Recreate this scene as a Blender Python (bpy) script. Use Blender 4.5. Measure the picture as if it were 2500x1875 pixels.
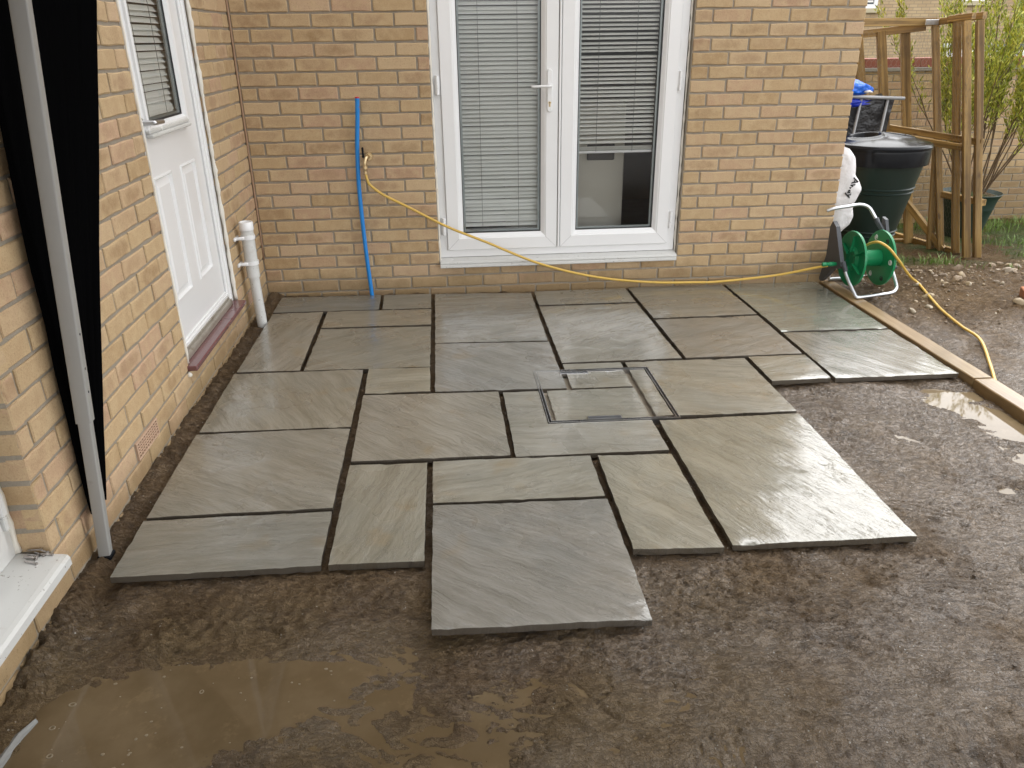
import bpy, bmesh, math, random
import numpy as np
from mathutils import Vector, Matrix

random.seed(7)
PI = math.pi
for o in list(bpy.data.objects):
    bpy.data.objects.remove(o)
S = bpy.context.scene

# ------------------------------------------------------------------ camera
CAM = Vector((1.1301, -4.7490, 1.4390))
cd = bpy.data.cameras.new("camera")
cd.sensor_width = 36.0
cd.lens = 27.22
cd.clip_start = 0.05
cd.clip_end = 500.0
cam = bpy.data.objects.new("camera", cd)
S.collection.objects.link(cam)
fw = Vector((0.0740268, 0.9097451, -0.4085142))
rt = Vector((0.9961816, -0.0864697, -0.0120469))
up = Vector((0.0462837, 0.4060625, 0.9126725))
m = Matrix((rt, up, -fw)).transposed().to_4x4()
m.translation = CAM
cam.matrix_world = m
S.camera = cam

# ------------------------------------------------------------------ sky, sun, exposure
W = bpy.data.worlds.new("World")
S.world = W
W.use_nodes = True
wn = W.node_tree.nodes
wl = W.node_tree.links
bg = wn["Background"]
sky = wn.new("ShaderNodeTexSky")
sky.sky_type = 'NISHITA'
sky.sun_disc = False
SUN_EL, SUN_AZ = math.radians(58), math.radians(22)
sky.sun_elevation = SUN_EL
sky.sun_rotation = SUN_AZ
sky.air_density = 1.0
sky.dust_density = 1.5
hs = wn.new("ShaderNodeHueSaturation")
hs.inputs['Saturation'].default_value = 0.04       # overcast: the cloud layer is nearly white
wl.new(sky.outputs[0], hs.inputs['Color'])
wl.new(hs.outputs[0], bg.inputs[0])
bg.inputs[1].default_value = 0.15
sd = bpy.data.lights.new("sun", 'SUN')
sd.energy = 0.5
sd.angle = math.radians(80)
sd.color = (1.0, 0.98, 0.95)
so = bpy.data.objects.new("sun", sd)
S.collection.objects.link(so)
sdir = Vector((math.sin(SUN_AZ) * math.cos(SUN_EL), math.cos(SUN_AZ) * math.cos(SUN_EL), math.sin(SUN_EL)))
so.rotation_euler = sdir.to_track_quat('Z', 'Y').to_euler()
S.view_settings.view_transform = 'Standard'
S.view_settings.look = 'None'
S.view_settings.exposure = 1.98
S.view_settings.gamma = 1.0
S.view_settings.use_curve_mapping = False
S.render.engine = 'CYCLES'
S.cycles.max_bounces = 8
S.cycles.transparent_max_bounces = 12

# ------------------------------------------------------------------ helpers
COL = S.collection


class MB:
    def __init__(s):
        s.v = []
        s.f = []

    def add(s, vs, fs):
        n = len(s.v)
        s.v.extend([tuple(v) for v in vs])
        s.f.extend([tuple(i + n for i in f) for f in fs])
        return s

    def box(s, x0, x1, y0, y1, z0, z1):
        vs = [(x, y, z) for z in (z0, z1) for y in (y0, y1) for x in (x0, x1)]
        return s.add(vs, [(0, 2, 3, 1), (4, 5, 7, 6), (0, 1, 5, 4), (2, 6, 7, 3), (0, 4, 6, 2), (1, 3, 7, 5)])

    def bbox(s, x0, x1, y0, y1, z0, z1, b=0.003):
        """box with all edges chamfered"""
        cx, cy, cz = (x0 + x1) / 2, (y0 + y1) / 2, (z0 + z1) / 2
        hx, hy, hz = (x1 - x0) / 2, (y1 - y0) / 2, (z1 - z0) / 2
        bm = bmesh.new()
        bmesh.ops.create_cube(bm, size=2)
        for v in bm.verts:
            v.co = Vector((cx + v.co.x * hx, cy + v.co.y * hy, cz + v.co.z * hz))
        bmesh.ops.bevel(bm, geom=bm.edges[:], offset=b, segments=1, affect='EDGES')
        bm.verts.index_update()
        s.add([v.co[:] for v in bm.verts], [[v.index for v in f.verts] for f in bm.faces])
        bm.free()
        return s

    def bar(s, p, q, w, h=None, upv=(0, 0, 1), ext=0.0, ch=0.0):
        """square timber from p to q; w across, h along the up direction"""
        h = h or w
        p, q = Vector(p), Vector(q)
        d = (q - p).normalized()
        p = p - d * ext
        q = q + d * ext
        u = Vector(upv)
        a = d.cross(u)
        if a.length < 1e-3:
            a = d.cross(Vector((1, 0, 0)))
        a.normalize()
        b = a.cross(d).normalized()
        c = ch or min(w, h) * 0.06
        sec = []
        for sx, sy in ((-1, -1), (1, -1), (1, 1), (-1, 1)):
            X, Y = sx * w / 2, sy * h / 2
            if sx * sy > 0:
                sec += [(X, Y - sy * c), (X - sx * c, Y)]
            else:
                sec += [(X - sx * c, Y), (X, Y - sy * c)]
        n = len(sec)
        vs = [p + a * x + b * y for x, y in sec] + [q + a * x + b * y for x, y in sec]
        fs = [(i, (i + 1) % n, n + (i + 1) % n, n + i) for i in range(n)] + [tuple(range(n))[::-1], tuple(range(n, 2 * n))]
        return s.add(vs, fs)

    def tube(s, pts, r, seg=10, cap=True, smooth_sub=0):
        pts = [Vector(p) for p in pts]
        if smooth_sub:
            pts = catmull(pts, smooth_sub)
        n = len(pts)
        rs = r if hasattr(r, '__len__') else [r] * n
        if len(rs) != n:
            rs = [rs[min(int(i * len(rs) / n), len(rs) - 1)] for i in range(n)]
        ref = Vector((0.13, 0.21, 0.97))
        base = len(s.v)
        pa = None
        for i, p in enumerate(pts):
            d = (pts[min(i + 1, n - 1)] - pts[max(i - 1, 0)])
            if d.length < 1e-9:
                d = Vector((0, 0, 1))
            d.normalize()
            if pa is None:
                a = d.cross(ref).normalized()
            else:
                a = (pa - d * pa.dot(d)).normalized()
            pa = a
            b = d.cross(a)
            for k in range(seg):
                t = 2 * PI * k / seg
                s.v.append(tuple(p + (a * math.cos(t) + b * math.sin(t)) * rs[i]))
        for i in range(n - 1):
            for k in range(seg):
                k2 = (k + 1) % seg
                s.f.append((base + i * seg + k, base + i * seg + k2, base + (i + 1) * seg + k2, base + (i + 1) * seg + k))
        if cap:
            s.f.append(tuple(base + k for k in range(seg))[::-1])
            s.f.append(tuple(base + (n - 1) * seg + k for k in range(seg)))
        return s

    def lathe(s, prof, c=(0, 0, 0), seg=32, axis='z', scale=(1, 1), cap=True):
        """profile of (radius, height)"""
        base = len(s.v)
        for r, h in prof:
            for k in range(seg):
                t = 2 * PI * k / seg
                x, y = r * math.cos(t) * scale[0], r * math.sin(t) * scale[1]
                if axis == 'z':
                    p = (x, y, h)
                elif axis == 'x':
                    p = (h, x, y)
                else:
                    p = (x, h, y)
                s.v.append((c[0] + p[0], c[1] + p[1], c[2] + p[2]))
        for i in range(len(prof) - 1):
            for k in range(seg):
                k2 = (k + 1) % seg
                s.f.append((base + i * seg + k, base + i * seg + k2, base + (i + 1) * seg + k2, base + (i + 1) * seg + k))
        if cap:
            s.f.append(tuple(base + k for k in range(seg))[::-1])
            s.f.append(tuple(base + (len(prof) - 1) * seg + k for k in range(seg)))
        return s

    def frame(s, a0, a1, z0, z1, prof, plane='y'):
        """mitred rectangular frame; prof = [(inset, depth)], in the plane y (a = x) or x (a = y)"""
        base = len(s.v)
        for ins, dep in prof:
            for a, z in ((a0 + ins, z0 + ins), (a1 - ins, z0 + ins), (a1 - ins, z1 - ins), (a0 + ins, z1 - ins)):
                s.v.append((a, dep, z) if plane == 'y' else (dep, a, z))
        n = len(prof)
        for i in range(n - 1):
            for k in range(4):
                k2 = (k + 1) % 4
                s.f.append((base + i * 4 + k, base + i * 4 + k2, base + (i + 1) * 4 + k2, base + (i + 1) * 4 + k))
        return s

    def build(s, name, mat, parent=None, smooth=False, angle=None, recalc=True, link=True):
        me = bpy.data.meshes.new(name)
        me.from_pydata(s.v, [], s.f)
        if recalc:
            bm = bmesh.new()
            bm.from_mesh(me)
            bmesh.ops.recalc_face_normals(bm, faces=bm.faces)
            bm.to_mesh(me)
            bm.free()
        if mat:
            me.materials.append(mat)
        if smooth or angle:
            me.polygons.foreach_set('use_smooth', [True] * len(me.polygons))
            if angle:
                me.set_sharp_from_angle(angle=math.radians(angle))
        o = bpy.data.objects.new(name, me)
        if link:
            COL.objects.link(o)
        if parent:
            o.parent = parent
        return o


def catmull(pts, sub):
    out = []
    n = len(pts)
    for i in range(n - 1):
        p0, p1, p2, p3 = pts[max(i - 1, 0)], pts[i], pts[i + 1], pts[min(i + 2, n - 1)]
        for k in range(sub):
            t = k / sub
            out.append(0.5 * ((2 * p1) + (p2 - p0) * t + (2 * p0 - 5 * p1 + 4 * p2 - p3) * t * t + (3 * p1 - p0 - 3 * p2 + p3) * t ** 3))
    out.append(pts[-1])
    return out


def tag(o, label=None, cat=None, group=None, kind=None):
    if label:
        o['label'] = label
    if cat:
        o['category'] = cat
    if group:
        o['group'] = group
    if kind:
        o['kind'] = kind
    return o


def thing(name, label, cat, group=None, loc=(0, 0, 0)):
    o = bpy.data.objects.new(name, None)
    o.empty_display_size = 0.1
    o.location = loc
    COL.objects.link(o)
    return tag(o, label, cat, group)


# --- numpy gradient noise
_rng = np.random.RandomState(3)
_P = _rng.permutation(512)
_G = _rng.randn(512, 2)
_G /= np.linalg.norm(_G, axis=1)[:, None]


def perlin(x, y):
    xi = np.floor(x).astype(int)
    yi = np.floor(y).astype(int)
    xf, yf = x - xi, y - yi
    u = xf * xf * xf * (xf * (xf * 6 - 15) + 10)
    v = yf * yf * yf * (yf * (yf * 6 - 15) + 10)

    def g(ix, iy, dx, dy):
        h = _P[(_P[ix & 511] + iy) & 511]
        return _G[h, 0] * dx + _G[h, 1] * dy
    a = g(xi, yi, xf, yf)
    b = g(xi + 1, yi, xf - 1, yf)
    c = g(xi, yi + 1, xf, yf - 1)
    d = g(xi + 1, yi + 1, xf - 1, yf - 1)
    return (a + u * (b - a)) * (1 - v) + (c + u * (d - c)) * v


def fbm(x, y, o=4, gain=0.5):
    s, a = 0, 1.0
    for i in range(o):
        s = s + a * perlin(x * 2 ** i + 17.3 * i, y * 2 ** i - 9.1 * i)
        a *= gain
    return s


def ridge(x, y, o=4, gain=0.55):
    s, a = 0, 1.0
    for i in range(o):
        s = s + a * (0.5 - np.abs(perlin(x * 2 ** i + 31.7 * i, y * 2 ** i + 5.3 * i)) * 1.6)
        a *= gain
    return s


def sstep(a, b, x):
    t = np.clip((x - a) / (b - a), 0, 1)
    return t * t * (3 - 2 * t)


# ------------------------------------------------------------------ materials
class NT:
    def __init__(s, name):
        s.m = bpy.data.materials.new(name)
        s.m.use_nodes = True
        s.n = s.m.node_tree.nodes
        s.l = s.m.node_tree.links
        s.b = s.n["Principled BSDF"]
        s.o = s.n["Material Output"]

    def new(s, t, **k):
        n = s.n.new(t)
        for a, b in k.items():
            setattr(n, a, b)
        return n

    def put(s, sock, val):
        if isinstance(val, (int, float)):
            sock.default_value = val
        elif isinstance(val, (tuple, list)):
            sock.default_value = tuple(val) if len(val) != 3 or sock.type != 'RGBA' else tuple(val) + (1,)
        else:
            s.l.new(val, sock)

    def math(s, op, a, b=0.0, c=None, clamp=False):
        n = s.new("ShaderNodeMath", operation=op, use_clamp=clamp)
        s.put(n.inputs[0], a)
        s.put(n.inputs[1], b)
        if c is not None:
            s.put(n.inputs[2], c)
        return n.outputs[0]

    def mix(s, f, a, b, bt='MIX'):
        n = s.new("ShaderNodeMix", data_type='RGBA', blend_type=bt)
        s.put(n.inputs[0], f)
        s.put(n.inputs[6], a)
        s.put(n.inputs[7], b)
        return n.outputs[2]

    def ramp(s, f, stops, interp='LINEAR'):
        n = s.new("ShaderNodeValToRGB")
        n.color_ramp.interpolation = interp
        e = n.color_ramp.elements
        while len(e) < len(stops):
            e.new(0.5)
        for i, (p, c) in enumerate(stops):
            e[i].position = p
            if isinstance(c, (int, float)):
                c = (c, c, c)
            e[i].color = tuple(c) + (1,)
        s.put(n.inputs[0], f)
        return n.outputs[0]

    def sm(s, x, a, b):
        n = s.new("ShaderNodeMapRange", interpolation_type='SMOOTHSTEP')
        s.put(n.inputs[0], x)
        s.put(n.inputs[1], a)
        s.put(n.inputs[2], b)
        return n.outputs[0]

    def noise(s, vec, scale, detail=4, rough=0.55, dist=0.0, out=0):
        n = s.new("ShaderNodeTexNoise")
        n.inputs['Scale'].default_value = scale
        n.inputs['Detail'].default_value = detail
        n.inputs['Roughness'].default_value = rough
        n.inputs['Distortion'].default_value = dist
        if vec is not None:
            s.l.new(vec, n.inputs['Vector'])
        return n.outputs[out]

    def vmath(s, op, a, b=None):
        n = s.new("ShaderNodeVectorMath", operation=op)
        s.put(n.inputs[0], a)
        if b is not None:
            if op == 'SCALE':
                s.put(n.inputs[3], b)
            else:
                s.put(n.inputs[1], b)
        return n.outputs[0]

    def bump(s, h, strength=0.5, dist=0.01, normal=None):
        n = s.new("ShaderNodeBump")
        n.inputs['Strength'].default_value = strength
        n.inputs['Distance'].default_value = dist
        s.put(n.inputs['Height'], h)
        if normal is not None:
            s.l.new(normal, n.inputs['Normal'])
        return n.outputs[0]

    def coords(s):
        tc = s.new("ShaderNodeTexCoord")
        g = s.new("ShaderNodeNewGeometry")
        oi = s.new("ShaderNodeObjectInfo")
        return tc.outputs['Object'], g.outputs['Position'], oi.outputs['Random'], g

    def attr(s, name, typ='OBJECT', out='Fac'):
        n = s.new("ShaderNodeAttribute", attribute_type=typ, attribute_name=name)
        return n.outputs[out]

    def set(s, **k):
        for a, b in k.items():
            s.put(s.b.inputs[a.replace('_', ' ')], b)
        return s.m


def simple(name, col, rough=0.5, metal=0.0, nscale=60, namp=0.12, bump=0.1, bdist=0.002, coat=0.0, dirt=None, spec=0.5, specks=0.0):
    t = NT(name)
    ob, pos, rnd, g = t.coords()
    n1 = t.noise(pos, nscale, 5)
    n2 = t.noise(pos, nscale * 0.12, 3)
    dark = tuple(c * (1 - namp) for c in col)
    lite = tuple(min(1, c * (1 + namp)) for c in col)
    c = t.mix(t.math('MULTIPLY_ADD', n2, 0.6, t.math('MULTIPLY', n1, 0.4)), dark, lite)
    if dirt:
        dn = t.sm(t.noise(pos, 9, 6, 0.7), dirt[1], dirt[1] + 0.18)
        c = t.mix(t.math('MULTIPLY', dn, dirt[2]), c, dirt[0])
    if specks:
        sp = t.math('MULTIPLY', t.sm(t.noise(pos, 85, 4, 0.7), 0.63, 0.67), t.sm(t.noise(pos, 14, 3), 0.45, 0.55))
        c = t.mix(t.math('MULTIPLY', sp, specks), c, (0.10, 0.075, 0.05))
    r = t.math('MULTIPLY_ADD', n2, 0.2, rough - 0.1, clamp=True)
    nb = t.bump(n1, bump, bdist)
    return t.set(Base_Color=c, Roughness=r, Metallic=metal, Normal=nb, Coat_Weight=coat, Specular_IOR_Level=spec)


def brick_material(name, far=False):
    t = NT(name)
    ob, pos, rnd, g = t.coords()
    isl = g.outputs['Random Per Island']
    r = t.math('FRACT', t.math('ADD', rnd, isl))
    r2 = t.math('FRACT', t.math('MULTIPLY', r, 7.31))
    r3 = t.math('FRACT', t.math('MULTIPLY', r, 23.7))
    off = t.new("ShaderNodeCombineXYZ")
    t.put(off.inputs[0], t.math('MULTIPLY', r, 51.0))
    t.put(off.inputs[1], t.math('MULTIPLY', r2, 37.0))
    p = t.vmath('ADD', pos, off.outputs[0])
    base = t.ramp(r, [(0.0, (0.412, 0.280, 0.148)), (0.2, (0.500, 0.358, 0.203)), (0.4, (0.453, 0.319, 0.178)), (0.6, (0.541, 0.397, 0.243)), (0.82, (0.477, 0.328, 0.198)), (0.92, (0.500, 0.328, 0.218)), (1.0, (0.533, 0.387, 0.249))])
    # smoky patch in the middle of the face, stronger on some bricks
    sep = t.new("ShaderNodeSeparateXYZ")
    t.put(sep.inputs[0], ob)
    e = t.math('ADD', t.math('POWER', t.math('DIVIDE', sep.outputs[0], 0.085), 2.0), t.math('POWER', t.math('DIVIDE', sep.outputs[2], 0.027), 2.0))
    nb = t.noise(p, 9, 3, 0.6)
    patch = t.math('SUBTRACT', 1.0, t.sm(t.math('ADD', e, t.math('MULTIPLY_ADD', nb, 4.0, -2.0)), 0.2, 1.6))
    patch = t.math('MULTIPLY', patch, t.sm(r2, 0.30, 0.95))
    smoke = t.mix(r3, (0.30, 0.190, 0.095), (0.37, 0.24, 0.145))
    c = t.mix(t.math('MULTIPLY', patch, 0.68), base, smoke)
    cl = t.noise(p, 22, 5, 0.62)
    c = t.mix(t.sm(cl, 0.35, 0.75), c, t.mix(0.6, c, (0.56, 0.42, 0.25)))
    sp = t.noise(p, 190, 3, 0.7)
    c = t.mix(t.math('MULTIPLY', t.sm(sp, 0.52, 0.70), 0.35), c, (0.22, 0.13, 0.07))
    c = t.mix(t.math('MULTIPLY', t.sm(sp, 0.47, 0.30), 0.25), c, (0.62, 0.47, 0.30))
    # splashed mud and damp low on the wall
    sz = t.new("ShaderNodeSeparateXYZ")
    t.put(sz.inputs[0], pos)
    low = t.math('SUBTRACT', 1.0, t.sm(t.math('ADD', sz.outputs[2], t.math('MULTIPLY_ADD', t.noise(pos, 7, 6, 0.7), -0.26, 0.13)), -0.02, 0.16))
    c = t.mix(t.math('MULTIPLY', low, 0.62), c, (0.20, 0.135, 0.06))
    spl = t.sm(t.noise(pos, 75, 4, 0.75), 0.60, 0.68)
    c = t.mix(t.math('MULTIPLY', spl, t.math('MULTIPLY', low, 0.7)), c, (0.09, 0.065, 0.04))
    bm = t.math('ADD', t.math('MULTIPLY', cl, 0.6), t.math('MULTIPLY', sp, 0.5))
    n = t.bump(bm, 0.55, 0.006)
    return t.set(Base_Color=c, Roughness=t.math('MULTIPLY_ADD', low, -0.25, 0.85), Normal=n, Specular_IOR_Level=0.25)


def mortar_material():
    t = NT("mortar")
    ob, pos, rnd, g = t.coords()
    n = t.noise(pos, 40, 6, 0.7)
    n2 = t.noise(pos, 5, 3)
    c = t.mix(n2, (0.27, 0.235, 0.18), (0.37, 0.33, 0.27))
    c = t.mix(t.sm(n, 0.4, 0.7), c, (0.33, 0.28, 0.22))
    return t.set(Base_Color=c, Roughness=0.95, Normal=t.bump(n, 0.9, 0.01), Specular_IOR_Level=0.2)


def slab_material():
    t = NT("wet_sandstone")
    ob, pos, rnd, g = t.coords()
    ang = t.attr("grain")
    tone = t.attr("tone")
    wet = t.attr("wet")
    relief = t.attr("relief")
    off = t.new("ShaderNodeCombineXYZ")
    t.put(off.inputs[0], t.math('MULTIPLY', rnd, 40.0))
    t.put(off.inputs[1], t.math('MULTIPLY', rnd, 71.0))
    rot = t.new("ShaderNodeVectorRotate", rotation_type='Z_AXIS')
    t.put(rot.inputs['Vector'], ob)
    t.put(rot.inputs['Angle'], ang)
    p0 = t.vmath('ADD', rot.outputs[0], off.outputs[0])
    wob = t.noise(p0, 3.0, 4, 0.6, out=1)
    p1 = t.vmath('ADD', p0, t.vmath('SCALE', t.vmath('SUBTRACT', wob, (0.5, 0.5, 0.5)), 0.09))
    ps = t.vmath('MULTIPLY', p1, (1.3, 9.0, 1.0))
    ps2 = t.vmath('MULTIPLY', p1, (3.0, 34.0, 1.0))
    s1 = t.noise(ps, 1.6, 6, 0.62)
    s2 = t.noise(ps2, 1.6, 5, 0.65)
    big = t.noise(p0, 3.2, 4, 0.55)
    c = t.ramp(s1, [(0.24, (0.150, 0.138, 0.110)), (0.42, (0.194, 0.182, 0.152)), (0.55, (0.226, 0.213, 0.183)), (0.76, (0.285, 0.271, 0.240))])
    c = t.mix(t.math('MULTIPLY', t.sm(s2, 0.42, 0.68), 0.30), c, (0.33, 0.32, 0.29))
    c = t.mix(t.math('MULTIPLY', t.sm(s2, 0.50, 0.28), 0.34), c, (0.120, 0.108, 0.085))
    # blue grey and brown areas
    c = t.mix(t.math('MULTIPLY', t.sm(big, 0.42, 0.68), 0.30), c, (0.165, 0.172, 0.165))
    och = t.sm(t.noise(p0, 5.5, 3, 0.5), 0.60, 0.74)
    c = t.mix(t.math('MULTIPLY', och, 0.35), c, (0.22, 0.155, 0.075))
    # pale crinkled veins following the bedding
    vn = t.noise(t.vmath('MULTIPLY', p1, (2.0, 7.0, 1.0)), 2.3, 7, 0.7, 0.6)
    vein = t.math('SUBTRACT', 1.0, t.sm(t.math('ABSOLUTE', t.math('SUBTRACT', vn, 0.5)), 0.0, 0.009))
    vein = t.math('MULTIPLY', vein, t.sm(t.noise(p0, 4.0, 2), 0.45, 0.62))
    c = t.mix(t.math('MULTIPLY', vein, 0.7), c, (0.46, 0.435, 0.37))
    c = t.mix(1.0, c, tone, 'MULTIPLY') if False else c
    tn = t.new("ShaderNodeMix", data_type='RGBA', blend_type='MULTIPLY')
    tn.inputs[0].default_value = 1.0
    t.put(tn.inputs[6], c)
    ton = t.new("ShaderNodeAttribute", attribute_type='OBJECT', attribute_name='tone')
    t.l.new(ton.outputs['Color'], tn.inputs[7])
    c = tn.outputs[2]
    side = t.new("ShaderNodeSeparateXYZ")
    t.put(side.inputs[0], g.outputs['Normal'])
    c = t.mix(t.math('MULTIPLY', t.math('SUBTRACT', 1.0, t.sm(side.outputs[2], 0.25, 0.8)), 0.85), c, (0.060, 0.046, 0.033))  # dark side faces: wet mud, with the shade on the edges painted in
    # height: bedding steps
    step = t.new("ShaderNodeMath", operation='SNAP')
    t.put(step.inputs[0], t.math('ADD', s1, t.math('MULTIPLY', s2, 0.10)))
    step.inputs[1].default_value = 0.055
    h = t.math('ADD', t.math('MULTIPLY', s1, 0.35), t.math('MULTIPLY', step.outputs[0], 0.9))
    h = t.math('ADD', h, t.math('MULTIPLY', s2, 0.16))
    fine = t.noise(p0, 120, 3, 0.6)
    h2 = t.math('MULTIPLY_ADD', fine, 0.05, h)
    hm = t.math('MULTIPLY', h2, relief)
    hm = t.math('MULTIPLY_ADD', vein, 0.12, hm)
    nb = t.bump(hm, 0.85, 0.016)
    # film of water: smooths relief where it stands
    pool = t.sm(t.math('ADD', t.noise(p0, 3.0, 3, 0.5), t.math('MULTIPLY_ADD', wet, 0.45, -0.20)), 0.42, 0.60)
    nc = t.bump(t.math('MULTIPLY', hm, t.math('MULTIPLY_ADD', pool, -0.6, 1.0)), 0.6, 0.014)
    t.b.inputs['Coat IOR'].default_value = 1.5
    t.l.new(nc, t.b.inputs['Coat Normal'])
    dry = t.math('SUBTRACT', 1.0, pool)
    return t.set(Base_Color=c, Roughness=t.math('MULTIPLY_ADD', dry, 0.22, 0.24), Normal=nb, Specular_IOR_Level=0.45,
                 Coat_Weight=t.math('MULTIPLY_ADD', pool, 0.35, 0.65, clamp=True), Coat_Roughness=t.math('MULTIPLY_ADD', dry, 0.09, 0.025))


def mud_material():
    t = NT("wet_mud")
    ob, pos, rnd, g = t.coords()
    sep = t.new("ShaderNodeSeparateXYZ")
    t.put(sep.inputs[0], pos)
    X, Y = sep.outputs[0], sep.outputs[1]
    n1 = t.noise(pos, 3.0, 6, 0.6)
    n2 = t.noise(pos, 26, 6, 0.68)
    n3 = t.noise(pos, 140, 4, 0.7)
    c = t.mix(t.sm(n1, 0.35, 0.65), (0.132, 0.077, 0.031), (0.195, 0.123, 0.057))
    c = t.mix(t.math('MULTIPLY', t.sm(n2, 0.45, 0.72), 0.55), c, (0.240, 0.160, 0.082))
    c = t.mix(t.math('MULTIPLY', t.sm(n2, 0.48, 0.28), 0.55), c, (0.044, 0.027, 0.014))
    c = t.mix(t.math('MULTIPLY', t.sm(n3, 0.58, 0.72), 0.35), c, (0.23, 0.18, 0.13))
    # sparse grit and quartz specks
    vo = t.new("ShaderNodeTexVoronoi")
    vo.inputs['Scale'].default_value = 55
    t.l.new(pos, vo.inputs['Vector'])
    grit = t.math('MULTIPLY', t.math('LESS_THAN', vo.outputs['Distance'], 0.13), t.sm(t.noise(pos, 18, 2), 0.56, 0.6))
    c = t.mix(grit, c, (0.55, 0.50, 0.42))
    # ochre clay where the water stands in the front corner
    oc = t.math('MULTIPLY', t.math('SUBTRACT', 1.0, t.sm(Y, -3.1, -2.8)), t.math('SUBTRACT', 1.0, t.sm(X, 1.5, 2.6)))
    c = t.mix(t.math('MULTIPLY', oc, t.math('MULTIPLY', t.sm(n1, 0.3, 0.6), 0.55)), c, (0.165, 0.110, 0.042))
    # lighter drier soil and grass-stained earth in the garden beyond the timber
    gd = t.math('MULTIPLY', t.sm(X, 3.7, 4.3), t.sm(Y, 0.2, 1.5))
    c = t.mix(t.math('MULTIPLY', gd, t.sm(t.noise(pos, 2.0, 5, 0.6), 0.4, 0.55)), c, (0.075, 0.105, 0.030))
    wetm = t.sm(t.math('MULTIPLY_ADD', t.sm(X, 1.6, 3.0), 0.10, t.noise(pos, 2.2, 5, 0.6)), 0.36, 0.60)
    n4 = t.noise(pos, 70, 6, 0.72)
    h = t.math('ADD', t.math('MULTIPLY', n2, 0.30), t.math('ADD', t.math('MULTIPLY', n3, 0.30), t.math('MULTIPLY', n4, 0.55)))
    st = t.noise(t.vmath('MULTIPLY', pos, (22, 60, 40)), 1.0, 6, 0.7, 0.5)
    h = t.math('MULTIPLY_ADD', st, 0.35, h)
    cr = t.noise(t.vmath('MULTIPLY', pos, (24, 58, 40)), 1.0, 5, 0.62, 0.4)
    cr = t.math('SUBTRACT', 1.0, t.sm(t.math('ABSOLUTE', t.math('SUBTRACT', cr, 0.5)), 0.0, 0.045))
    h = t.math('MULTIPLY_ADD', cr, -0.45, h)
    nb = t.bump(h, 1.0, 0.034)
    rg = t.math('MULTIPLY_ADD', wetm, -0.25, 0.72)
    nc = t.bump(h, 1.0, 0.009)
    t.l.new(nc, t.b.inputs['Coat Normal'])
    return t.set(Base_Color=c, Roughness=rg, Normal=nb, Specular_IOR_Level=t.math('MULTIPLY_ADD', t.math('MULTIPLY', t.sm(X, 3.6, 3.9), t.sm(Y, -1.4, -0.6)), -0.25, 0.35),
                 Coat_Weight=t.math('MULTIPLY', t.math('MULTIPLY_ADD', wetm, 0.80, 0.15), t.math('MULTIPLY_ADD', t.math('MULTIPLY', t.sm(X, 3.6, 3.9), t.sm(Y, -1.4, -0.6)), -0.92, 1.0)), Coat_Roughness=0.12)


def water_material(name, col, col2, ripple=0.03):
    t = NT(name)
    ob, pos, rnd, g = t.coords()
    n = t.noise(pos, 4.5, 5, 0.6)
    c = t.mix(t.sm(n, 0.35, 0.65), col, col2)
    n2 = t.noise(pos, 14, 5, 0.7)
    c = t.mix(t.math('MULTIPLY', t.sm(n2, 0.55, 0.7), 0.35), c, tuple(min(1, x * 1.5) for x in col2))
    return t.set(Base_Color=c, Roughness=0.03, Normal=t.bump(t.noise(pos, 9, 2), ripple, 0.01), IOR=1.33, Specular_IOR_Level=0.5)


def wood_material(name, a, b, axis=1, wetness=0.0, rough=0.6, local=False):
    t = NT(name)
    ob, pos, rnd, g = t.coords()
    if local:
        pos = ob
    r = t.math('FRACT', t.math('ADD', rnd, g.outputs['Random Per Island']))
    off = t.new("ShaderNodeCombineXYZ")
    t.put(off.inputs[0], t.math('MULTIPLY', r, 20.0))
    t.put(off.inputs[2], t.math('MULTIPLY', r, 33.0))
    sc = [14.0, 14.0, 14.0]
    sc[axis] = 0.55
    p = t.vmath('ADD', t.vmath('MULTIPLY', pos, tuple(sc)), off.outputs[0])
    n = t.noise(p, 2.4, 6, 0.6, 0.15)
    c = t.mix(t.sm(n, 0.3, 0.7), a, b)
    fib = t.noise(t.vmath('MULTIPLY', p, (5, 5, 5)), 3.0, 3, 0.6)
    c = t.mix(t.math('MULTIPLY', t.sm(fib, 0.5, 0.75), 0.4), c, tuple(x * 0.55 for x in a))
    vo = t.new("ShaderNodeTexVoronoi")
    vo.inputs['Scale'].default_value = 1.0
    sk = [11.0, 11.0, 11.0]
    sk[axis] = 4.0
    t.l.new(t.vmath('ADD', t.vmath('MULTIPLY', pos, tuple(sk)), off.outputs[0]), vo.inputs['Vector'])
    kn = t.math('SUBTRACT', 1.0, t.sm(vo.outputs['Distance'], 0.05, 0.17))
    c = t.mix(t.math('MULTIPLY', kn, 0.75), c, (0.10, 0.05, 0.018))
    st = t.sm(t.noise(pos, 5, 5, 0.65), 0.5, 0.7)
    c = t.mix(t.math('MULTIPLY', st, 0.35), c, tuple(x * 0.5 for x in a))
    return t.set(Base_Color=c, Roughness=rough, Normal=t.bump(n, 0.35, 0.004), Coat_Weight=wetness, Coat_Roughness=0.15)


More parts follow.
